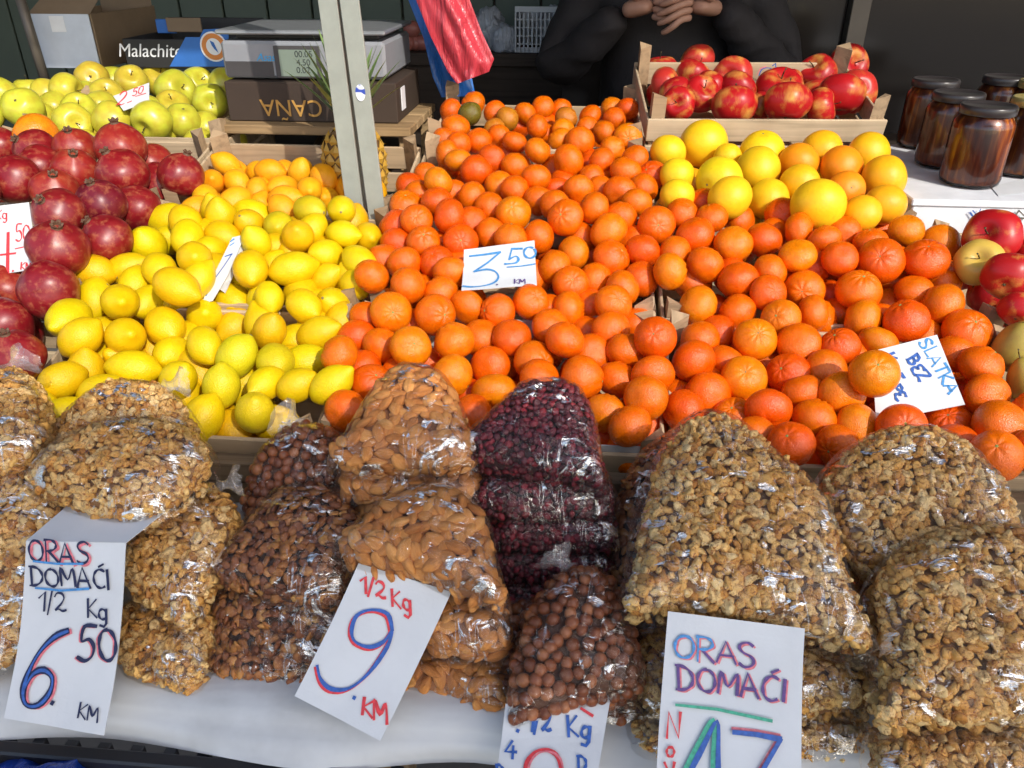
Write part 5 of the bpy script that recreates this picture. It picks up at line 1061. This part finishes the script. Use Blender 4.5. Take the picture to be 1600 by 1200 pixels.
h0, h1 = on_y(66, 106, 2.05), on_y(140, 22, 2.05); lb.location.z = h0.z
for nm, lo, hi, mt in (('front_panel', (h0.x, 2.05, h0.z), (h1.x - .005, 2.054, h1.z), 'carton_white'), ('side_panel', (h1.x - .005, 2.0545, h0.z), (h1.x, 2.38, h1.z), 'carton'), ('side_panel', (h0.x, 2.0545, h0.z), (h0.x + .005, 2.38, h1.z), 'carton'), ('back_panel', (h0.x + .006, 2.375, h0.z), (h1.x - .006, 2.38, h1.z + .02), 'carton'), ('tape', (on_y(82, 50, 2.049).x, 2.0485, on_y(82, 50, 2.049).z), (on_y(98, 25, 2.049).x, 2.0496, on_y(98, 25, 2.049).z), 'white_print')):
    o = box(nm, lo, hi, M[mt], lb, .001); o.location -= lb.location
V = [Vector((h0.x, 2.05, h1.z)), Vector((h1.x, 2.05, h1.z)), Vector((h1.x + .03, 2.12, h1.z + .07)), Vector((h0.x + .05, 2.12, h1.z + .07))]; V += [v + Vector((0, .004, .001)) for v in V]
link('flap', mesh('flap', [v - lb.location for v in V], [(0, 1, 2, 3), (7, 6, 5, 4), (0, 4, 5, 1), (1, 5, 6, 2), (2, 6, 7, 3), (3, 7, 4, 0)], M['carton']), lb)
V, F = tube([on_y(26, -20, 2.0), on_y(72, 130, 2.0)], .012, 8); mb = link('metal_strut', mesh('metal_strut', V, F, M['alu'], True)); tag(mb, 'slanting dark metal strut behind the golden apples', 'strut')
# hanging carrier bags
def plastic(name, col, rough=.28):
    m, n, p = newmat(name); p.inputs['Base Color'].default_value = (*col, 1); p.inputs['Roughness'].default_value = rough; p.inputs['Coat Weight'].default_value = .3
    h = noise_(n, 9, 4, .6, 'Object', (4, 1, .8), .8); bump(n, p, h, .9, .02)
    return m
def hangbag(name, label, L, Rr, y, mat, grp):
    """L, Rr: left and right outlines top to bottom"""
    k, m_ = 28, 22; V, F = [], []
    def at(P, t): s = t * (len(P) - 1); i = min(int(s), len(P) - 2); f = s - i; return (P[i][0] * (1 - f) + P[i + 1][0] * f, P[i][1] * (1 - f) + P[i + 1][1] * f)
    for side in (0, 1):
        for j in range(k + 1):
            a, b = at(L, j / k), at(Rr, j / k)
            for i in range(m_ + 1):
                t = i / m_; px, py = a[0] + (b[0] - a[0]) * t, a[1] + (b[1] - a[1]) * t
                edge = math.sin(math.pi * t) ** .5; fold = .010 * math.sin(t * 9 + 1.5 * mn.noise(Vector((t * 3, j * .08, side)))) + .012 * mn.noise(Vector((t * 5, j * .15, 5 + side * 3)))
                V.append(on_y(px, py, y + (-1 if side == 0 else 1) * (.014 * edge) + fold * edge))
    w_ = m_ + 1
    for side in (0, 1):
        b0 = side * (k + 1) * w_
        for j in range(k):
            for i in range(m_): f = (b0 + j * w_ + i, b0 + j * w_ + i + 1, b0 + (j + 1) * w_ + i + 1, b0 + (j + 1) * w_ + i); F.append(f if side else f[::-1])
    c = V[0]; rt = thing(name, label, 'bag', c, (0, 0, 0), grp); link('bag_bundle', mesh('bag_bundle', [v - c for v in V], F, mat, True), rt)
    tp = (V[0] + V[m_]) / 2; A, B = tube([tp - c, Vector((tp.x, tp.y, 2.6)) - c], .003, 6); link('string', mesh('string', A, B, M['alu']), rt)
hangbag('carrier_bags', 'bundle of glossy red plastic carrier bags hanging above the mandarins', [(628, -90), (650, 0), (672, 55), (700, 112), (714, 131)], [(712, -90), (734, 0), (752, 48), (772, 92), (764, 112)], 1.78, plastic('red_plastic', (.52, .045, .065)), 'hanging carrier bags')
hangbag('carrier_bags', 'bundle of bright blue plastic carrier bags hanging behind the red ones', [(612, -90), (638, 0), (662, 60), (676, 120), (690, 152)], [(668, -90), (690, 0), (716, 60), (736, 115), (743, 150)], 1.86, plastic('blue_plastic', (.02, .16, .55)), 'hanging carrier bags')
# ------------------------------------------------------------------ jars of honey on the white box
M['styro'] = plain('white_box_board', (.70, .72, .75), .7, nscale=20, bmp=.1)
wb = thing('white_box', 'white cardboard box with blue pen mark carrying the honey jars', 'box', (.9, 1.5, 1.1))
YB = 1.37; zb_ = on_y(1500, 312, YB).z
w0 = on_y(1424, 330, YB).x
for nm, lo, hi in (('lid', (w0 - .004, YB - .004, zb_ - .012), (1.28, 1.80, zb_)), ('box_body', (w0, YB, rim(1.40) - .13), (1.276, 1.796, zb_ - .0125))):
    o = box(nm, lo, hi, M['styro'], wb, .002); o.location -= wb.location
plw = Plane(1520, 345, (on_y(1520, 345, YB - .0045) - CAMLOC).dot(FWD), 315, (on_y(1520, 315, YB - .0045) - CAMLOC).dot(FWD))
V, F = ribbons(plw, [([[(1516, 332), (1523, 343)], [(1520, 329), (1527, 337), (1532, 327)]], 2.5)], .0003); link('lettering', mesh('lettering', [v - wb.location for v in V], F, M['ink_blue']), wb)
V, F = ribbons(plw, [([[(1583, 341), (1592, 329)], [(1592, 329), (1604, 341)], [(1583, 341), (1604, 341)]], 2.5)], .0003); link('printed_mark', mesh('printed_mark', [v - wb.location for v in V], F, M['alu']), wb)
def honey_mat():
    m, n, p = newmat('honey'); f = noise_(n, 30, 3, .55, 'Object', (3, 3, .22)); oi = N(n, 'ShaderNodeObjectInfo')
    r = ramp(n, [(.34, (.075, .012, .006)), (.52, (.20, .040, .010)), (.68, (.55, .17, .02))]); n.links.new(f, r.inputs[0]); n.links.new(r.outputs[0], p.inputs['Base Color'])
    p.inputs['Roughness'].default_value = .3; return m
M['honey'] = honey_mat()
m, n, p = newmat('jar_glass'); out = n.nodes['Material Output']; n.nodes.remove(p); tr = N(n, 'ShaderNodeBsdfTransparent'); gl = N(n, 'ShaderNodeBsdfGlossy'); gl.inputs['Roughness'].default_value = .03; fr = N(n, 'ShaderNodeFresnel'); fr.inputs[0].default_value = 1.5; mx = N(n, 'ShaderNodeMixShader')
n.links.new(fr.outputs[0], mx.inputs[0]); n.links.new(tr.outputs[0], mx.inputs[1]); n.links.new(gl.outputs[0], mx.inputs[2]); n.links.new(mx.outputs[0], out.inputs[0]); M['glass'] = m
M['lid_black'] = plain('black_lid', (.035, .03, .03), .3); M['lid_gold'] = plain('gold_lid', (.55, .45, .16), .3, metal=.6)
def jar(px, py, R, label, lid, H=.135):
    b = on_z(px, py, zb_ + .0015); rt = thing('honey_jar', label, 'jar', b, (0, 0, random.random() * 6), 'honey jars on the white box')
    P = [(R * .80, 0), (R * .96, .004), (R, .014), (R, H * .74), (R * .97, H * .80), (R * .86, H * .86), (R * .82, H * .88), (R * .82, H * .92)]
    V, F = lathe(P, 40); link('glass', mesh('glass', V, F, M['glass'], True), rt)
    P = [(R * .76, .004), (R * .93, .008), (R * .97, .016), (R * .97, H * .74), (R * .94, H * .79), (R * .84, H * .855), (R * .79, H * .875)]
    V, F = lathe(P, 40); link('honey', mesh('honey', V, F, M['honey'], True), rt)
    P = [(R * .88, H * .885), (R * .90, H * .89), (R * .90, H * .975), (R * .86, H), (R * .80, H * .995), (R * .78, H * .985)]
    V, F = lathe(P, 40); o = link('lid', mesh('lid', V, F, M[lid], True), rt)
for px, py, lab, lid in ((1512, 286, 'front jar of dark honey with a black lid on the white box', 'lid_black'), (1470, 258, 'dark honey jar with black lid, middle one of the diagonal row', 'lid_black'), (1438, 228, 'dark honey jar with black lid at the far corner of white box', 'lid_black'),
                         (1590, 270, 'honey jar with pale gold lid at the edge of the picture', 'lid_gold'), (1545, 222, 'dark honey jar with black lid behind the gold-lidded one', 'lid_black'), (1600, 232, 'honey jar with gold lid at the back of the group', 'lid_gold')):
    jar(px, py, .050, lab, lid)
V = [on_z(*q, zb_ + .001) for q in ((1548, 292), (1605, 278), (1640, 296), (1560, 306))]; pp = sum(V, Vector()) / 4; V = [v - pp for v in V]; V += [v + Vector((0, 0, .0004)) for v in V]
o = link('paper_sheet', mesh('paper_sheet', V, [(3, 2, 1, 0), (4, 5, 6, 7), (0, 1, 5, 4), (1, 2, 6, 5), (2, 3, 7, 6), (3, 0, 4, 7)], M['paper']), None, pp); tag(o, 'loose sheet of white paper under the gold-lidded jar', 'paper')
# marks drawn inside the red apple crate
yb_ = 1.862; dd = lambda px, py: (on_y(px, py, yb_) - CAMLOC).dot(FWD)
plb = Plane(1200, 120, dd(1200, 120), 95, dd(1200, 95))
for o in list(bpy.data.objects):
    if o.get('label', '').startswith('raised wooden crate of red'):
        rc = o
bpy.context.view_layer.update()
for mt, it in (('ink_blue', [([[(1186, 118), (1190, 109), (1198, 106), (1206, 108), (1211, 114)], [(1207, 103), (1212, 99)], [(1212, 99), (1212, 105)], [(1211, 108), (1214, 113)], [(1216, 109), (1213, 112), (1218, 114)], [(1224, 111), (1221, 113), (1225, 116)]], 1.5)]), ('ink_pink', [([[(1183, 117), (1188, 107), (1197, 104)]], 1.5)])):
    V, F = ribbons(plb, it, .0); mi = rc.matrix_world.inverted(); link('lettering', mesh('lettering', [mi @ v for v in V], F, M[mt]), rc)
# ------------------------------------------------------------------ shelf at the back with bags and a white plastic crate
sh = thing('back_shelf', 'dark wooden shelf along the back wall of the kiosk', 'shelf', (0, 2.9, 0))
za = on_y(760, 84, 2.85).z; zl = za - .04
for nm, lo, hi in (('board', (-.62, 2.85, zl), (.42, 3.25, za)), ('front_panel', (-.62, 2.87, .4), (.42, 2.89, zl - .001)), ('side_panel', (.40, 2.891, .4), (.42, 3.25, zl - .001))):
    o = box(nm, lo, hi, M['darkwood'], sh); o.location -= sh.location
M['white_plastic'] = plain('white_plastic', (.50, .52, .54), .45); wc = thing('plastic_crate', 'white lattice plastic crate on the back shelf', 'crate', on_y(845, 76, 2.88)); wc.location.z = za
k0, k1 = on_y(804, 76, 2.88), on_y(887, 20, 2.88); hh = k1.z - za
def cpart(nm, lo, hi): o = box(nm, lo, hi, M['white_plastic'], wc, .001); o.location -= wc.location
for i in range(13): xx = k0.x + (k1.x - k0.x - .006) * i / 12; cpart('bar', (xx, 2.88, za + .001), (xx + .006, 2.886, za + hh))
for i in range(6): z = za + hh * i / 5.0; cpart('rail', (k0.x, 2.8865, z + .0005), (k1.x, 2.892, z + (.018 if i in (0, 5) else .006)))
for xx in (k0.x, k1.x - .006): cpart('end_panel', (xx, 2.8925, za + .001), (xx + .006, 3.12, za + hh))
cpart('back_panel', (k0.x, 3.1205, za + .001), (k1.x, 3.126, za + hh))
def crumple(name, label, px, py, rpx, y, col, zbase, tall=1.0, mat=None):
    c = on_y(px, py, y); R = rpx * (c - CAMLOC).dot(FWD) / FPX; bm = bmesh.new(); bmesh.ops.create_icosphere(bm, subdivisions=4, radius=1); o3 = Vector((px, py, 0)) * .1
    for v in bm.verts:
        d = v.co.normalized(); n1 = mn.noise(d * 1.6 + o3); n2 = mn.noise(d * 5 + o3); n3 = mn.noise(d * 11 + o3); r = 1 + .28 * n1 + .16 * (1 - abs(n2)) ** 3 + .06 * n3
        v.co = Vector((d.x * r, d.y * r * .8, max(d.z * r * tall, -.75))) * R
    me = bpy.data.meshes.new(name); bm.to_mesh(me); bm.free(); me.materials.append(mat); me.polygons.foreach_set('use_smooth', [True] * len(me.polygons))
    o = link(name, me, None, c); tag(o, label, 'bag'); lo = min(v.co.z for v in me.vertices); o.location.z = zbase - lo; return o
M['milky'] = plastic('milky_plastic', (.38, .40, .44), .3)
crumple('plastic_bag', 'full whitish plastic bag on the back shelf beside the white crate', 762, 30, 30, 2.98, 0, za, 1.1, M['milky'])
crumple('plastic_bag', 'small greyish plastic bag in front of the larger bag on back shelf', 788, 55, 20, 2.92, 0, za, 1.2, M['milky'])
crumple('plastic_bag', 'whitish plastic bag stuffed in the white lattice crate', 862, 10, 22, 3.0, 0, za + .03, 1.4, M['milky'])
for q, (px, py) in enumerate(((636, 70), (650, 76), (644, 55), (660, 66), (634, 84))):
    c = on_y(px, py, 2.9 + .02 * (q % 2)); me = ME['pomegranate'][q]; o = link('onion', round_mesh(q, plain('onion_skin_%d' % q, (.30, .10, .08), .4), .9, name='onion_skin'), None, c, scale=.03); o.location.z = za + .026 + (.045 if q in (2,) else 0); tag(o, ['reddish onion in front on the back shelf', 'reddish onion beside the carrier bags on back shelf', 'reddish onion on top of the small heap', 'reddish onion nearest the red carrier bags', 'reddish onion lowest of the heap'][q], 'onion', 'onions on the back shelf')
# ------------------------------------------------------------------ what stands under the table
M['black_plastic'] = plain('black_crate_plastic', (.018, .018, .020), .4)
for q, (xa, xb, lab) in enumerate(((-.62, -.16, 'black slatted plastic crate under the table edge beside the blue bag'), (-.15, .31, 'black slatted plastic crate under the table edge below the 9 card'))):
    bc = thing('storage_crate', lab, 'crate', (xa, .225, .612), (0, 0, 0), 'black crates under the table')
    for i in range(15): xx = (xb - xa - .012) * i / 14; box('rib', (xx, .215, 0), (xx + .012, .225, .285), M['black_plastic'], bc, .001)
    for z in (0, .14, .27): box('rail', (0, .2, z), (xb - xa, .2145, z + .022), M['black_plastic'], bc, .002)
    box('rail', (0, -.02, .27), (.02, .1995, .292), M['black_plastic'], bc); box('rail', (xb - xa - .02, -.02, .27), (xb - xa, .1995, .292), M['black_plastic'], bc); box('rail', (0, -.04, .27), (xb - xa, -.0205, .292), M['black_plastic'], bc)
    for i in range(9): box('floor_slat', (.02, -.02 + i * .024, .02), (xb - xa - .02, -.004 + i * .024, .026), M['black_plastic'], bc, .001)
    box('side_panel', (0, -.02, 0), (.01, .1995, .269), M['black_plastic'], bc); box('side_panel', (xb - xa - .01, -.02, 0), (xb - xa, .1995, .269), M['black_plastic'], bc)
bb = crumple('plastic_sack', 'crumpled blue plastic sack below the tablecloth edge', 20, 1195, 110, .39, 0, .818, .8, plastic('deep_blue_plastic', (.008, .05, .32), .3))
# ------------------------------------------------------------------ the seller
M['jacket'] = plain('dark_jacket', (.016, .013, .014), .8, nscale=20, bmp=.3); M['skin'] = plain('skin', (.40, .215, .145), .55, nscale=30, var=.08); M['hair'] = plain('hair', (.03, .022, .016), .8); M['trouser'] = plain('dark_trousers', (.012, .012, .015), .9)
def skin_body(name, joints, bones, mat, sub=2):
    me = bpy.data.meshes.new(name); keys = list(joints); me.from_pydata([joints[k][0] for k in keys], [(keys.index(a), keys.index(b)) for a, b in bones], []); me.update()
    o = bpy.data.objects.new(name, me); COL.objects.link(o); me.materials.append(mat); o.modifiers.new('skin', 'SKIN'); s = o.modifiers.new('sub', 'SUBSURF'); s.levels = s.render_levels = sub
    for i, k in enumerate(keys):
        r = joints[k][1]; me.skin_vertices[0].data[i].radius = r if hasattr(r, '__len__') else (r, r)
    me.skin_vertices[0].data[0].use_root = True
    bpy.context.view_layer.update(); dg = bpy.context.evaluated_depsgraph_get(); m2 = bpy.data.meshes.new_from_object(o.evaluated_get(dg)); bpy.data.objects.remove(o)
    m2.polygons.foreach_set('use_smooth', [True] * len(m2.polygons)); return m2
hl, hr = on_y(1020, 16, 2.12), on_y(1080, 6, 2.12); cx_ = (hl.x + hr.x) / 2 + .02; YV = 2.34; zh = (hl.z + hr.z) / 2
J = {'pelvis': ((cx_, YV, .98), (.16, .12)), 'waist': ((cx_, YV, 1.14), (.165, .13)), 'chest': ((cx_, YV, 1.36), (.18, .14)), 'neckb': ((cx_, YV, 1.50), (.10, .09)), 'neck': ((cx_, YV - .01, 1.575), .062), 'headb': ((cx_, YV - .03, 1.63), (.075, .085)), 'head': ((cx_, YV - .03, 1.70), (.082, .098)), 'headt': ((cx_, YV - .02, 1.765), (.062, .075)),
     'sl': ((cx_ - .21, YV - .01, 1.47), .075), 'el': ((cx_ - .31, YV - .04, 1.235), .064), 'wl': ((hl.x - .075, 2.15, zh - .012), .040), 'sr': ((cx_ + .21, YV - .01, 1.47), .075), 'er': ((cx_ + .31, YV - .04, 1.235), .064), 'wr': ((hr.x + .075, 2.15, zh - .005), .040),
     'hipl': ((cx_ - .10, YV, .90), .10), 'kl': ((cx_ - .11, YV - .02, .50), .07), 'al': ((cx_ - .11, YV + .02, .09), .05), 'tl': ((cx_ - .12, YV - .14, .04), .04), 'hipr': ((cx_ + .10, YV, .90), .10), 'kr': ((cx_ + .11, YV - .02, .50), .07), 'ar': ((cx_ + .11, YV + .02, .09), .05), 'tr': ((cx_ + .12, YV - .14, .04), .04)}
Bn = [('pelvis', 'waist'), ('waist', 'chest'), ('chest', 'neckb'), ('neckb', 'neck'), ('neck', 'headb'), ('headb', 'head'), ('head', 'headt'), ('chest', 'sl'), ('sl', 'el'), ('el', 'wl'), ('chest', 'sr'), ('sr', 'er'), ('er', 'wr'), ('pelvis', 'hipl'), ('hipl', 'kl'), ('kl', 'al'), ('al', 'tl'), ('pelvis', 'hipr'), ('hipr', 'kr'), ('kr', 'ar'), ('ar', 'tr')]
ve = thing('person', 'seller in a dark jacket with clasped hands behind the red apples', 'person', (cx_, YV, 0))
bm_ = skin_body('body', J, Bn, M['jacket'], 3); bm_.materials.append(M['skin']); bm_.materials.append(M['trouser'])
for pg in bm_.polygons: pg.material_index = 1 if pg.center.z > 1.575 else 2 if pg.center.z < .92 else 0
nrm = [v.normal.copy() for v in bm_.vertices]
for v, nn in zip(bm_.vertices, nrm):
    if v.co.z < 1.56: q = v.co; v.co = q + nn * (.011 * mn.noise(Vector((q.x * 9, q.y * 9, q.z * 16))) + .008 * (1 - abs(mn.noise(Vector((q.x * 7, q.y * 7, q.z * 22))))) ** 3)
link('body', bm_, ve, (-cx_, -YV, 0))
# head details
hc = Vector((cx_, YV - .03, 1.69)) - ve.location
V, F = lathe([(.02, .10), (.07, .085), (.095, .05), (.100, .0), (.096, -.03)], 24); V = [(a, b * 1.12 + .014, c) for a, b, c in V]; link('hair', mesh('hair', V, F[:-2], M['hair'], True), ve, hc + Vector((0, .012, .015)))
V, F = tube([(0, -.098, .03), (0, -.125, -.012), (0, -.105, -.022)], [.009, .016, .012], 8); link('nose', mesh('nose', V, F, M['skin'], True), ve, hc)
for s in (-1, 1):
    link('eye', lump('eye', M['hair'], (.022, .012, .012), 0, 1, 1, 2), ve, hc + Vector((s * .032, -.097, .012))); link('ear', lump('ear', M['skin'], (.018, .036, .058), .1, 1, 1, 2), ve, hc + Vector((s * .088, .01, -.005)))
link('mouth', lump('mouth', plain('lips', (.30, .10, .09), .5), (.046, .014, .012), 0, 1, 1, 2), ve, hc + Vector((0, -.094, -.052)))
# clasped hands: palms facing, fingers interlaced
def hand(side):
    w_ = Vector(J['wl' if side < 0 else 'wr'][0]); fy = 2.085 if side > 0 else 2.112; kn = Vector((cx_ - .02 + side * .030, fy + .012, zh + .002))
    jt = {'w': (tuple(w_), (.027, .024)), 'p': (tuple(w_ * .5 + kn * .5 + Vector((0, 0, .004))), (.036, .022)), 'k': (tuple(kn + Vector((side * .010, 0, 0))), (.037, .017))}
    meshes = [skin_body('palm', jt, [('w', 'p'), ('p', 'k')], M['skin'], 2)]
    for f in range(4):
        z = zh + .026 - f * .0165; ln = (.92, 1.0, .96, .78)[f]; dr = .020 + .004 * f if side > 0 else .012
        pts_ = [(kn.x + side * .016, fy + .012, z + .003), (kn.x - side * .010, fy - .007, z), (kn.x - side * .034 * ln, fy - .010, z - dr * .45), (kn.x - side * .054 * ln, fy + .000, z - dr * .85), (kn.x - side * .066 * ln, fy + .010, z - dr)]
        meshes.append(skin_body('finger', {i: (p, r) for i, (p, r) in enumerate(zip(pts_, (.0092, .0090, .0082, .0076, .0058)))}, [(0, 1), (1, 2), (2, 3), (3, 4)], M['skin'], 2))
    tp = [(w_.x - side * .024, fy + .01, zh + .016), (kn.x + side * .034, fy - .006, zh + .040), (kn.x + side * .004, fy - .012, zh + .047 + .006 * side), (kn.x - side * .020, fy - .008, zh + .040 + .006 * side)]
    meshes.append(skin_body('thumb', {i: (p, r) for i, (p, r) in enumerate(zip(tp, (.0125, .0115, .0098, .0075)))}, [(0, 1), (1, 2), (2, 3)], M['skin'], 2))
    bm = bmesh.new()
    for m_ in meshes: bm.from_mesh(m_)
    me = bpy.data.meshes.new('hand'); bm.to_mesh(me); bm.free(); me.materials.append(M['skin']); me.polygons.foreach_set('use_smooth', [True] * len(me.polygons)); link('hand', me, ve, -ve.location)
hand(-1); hand(1)
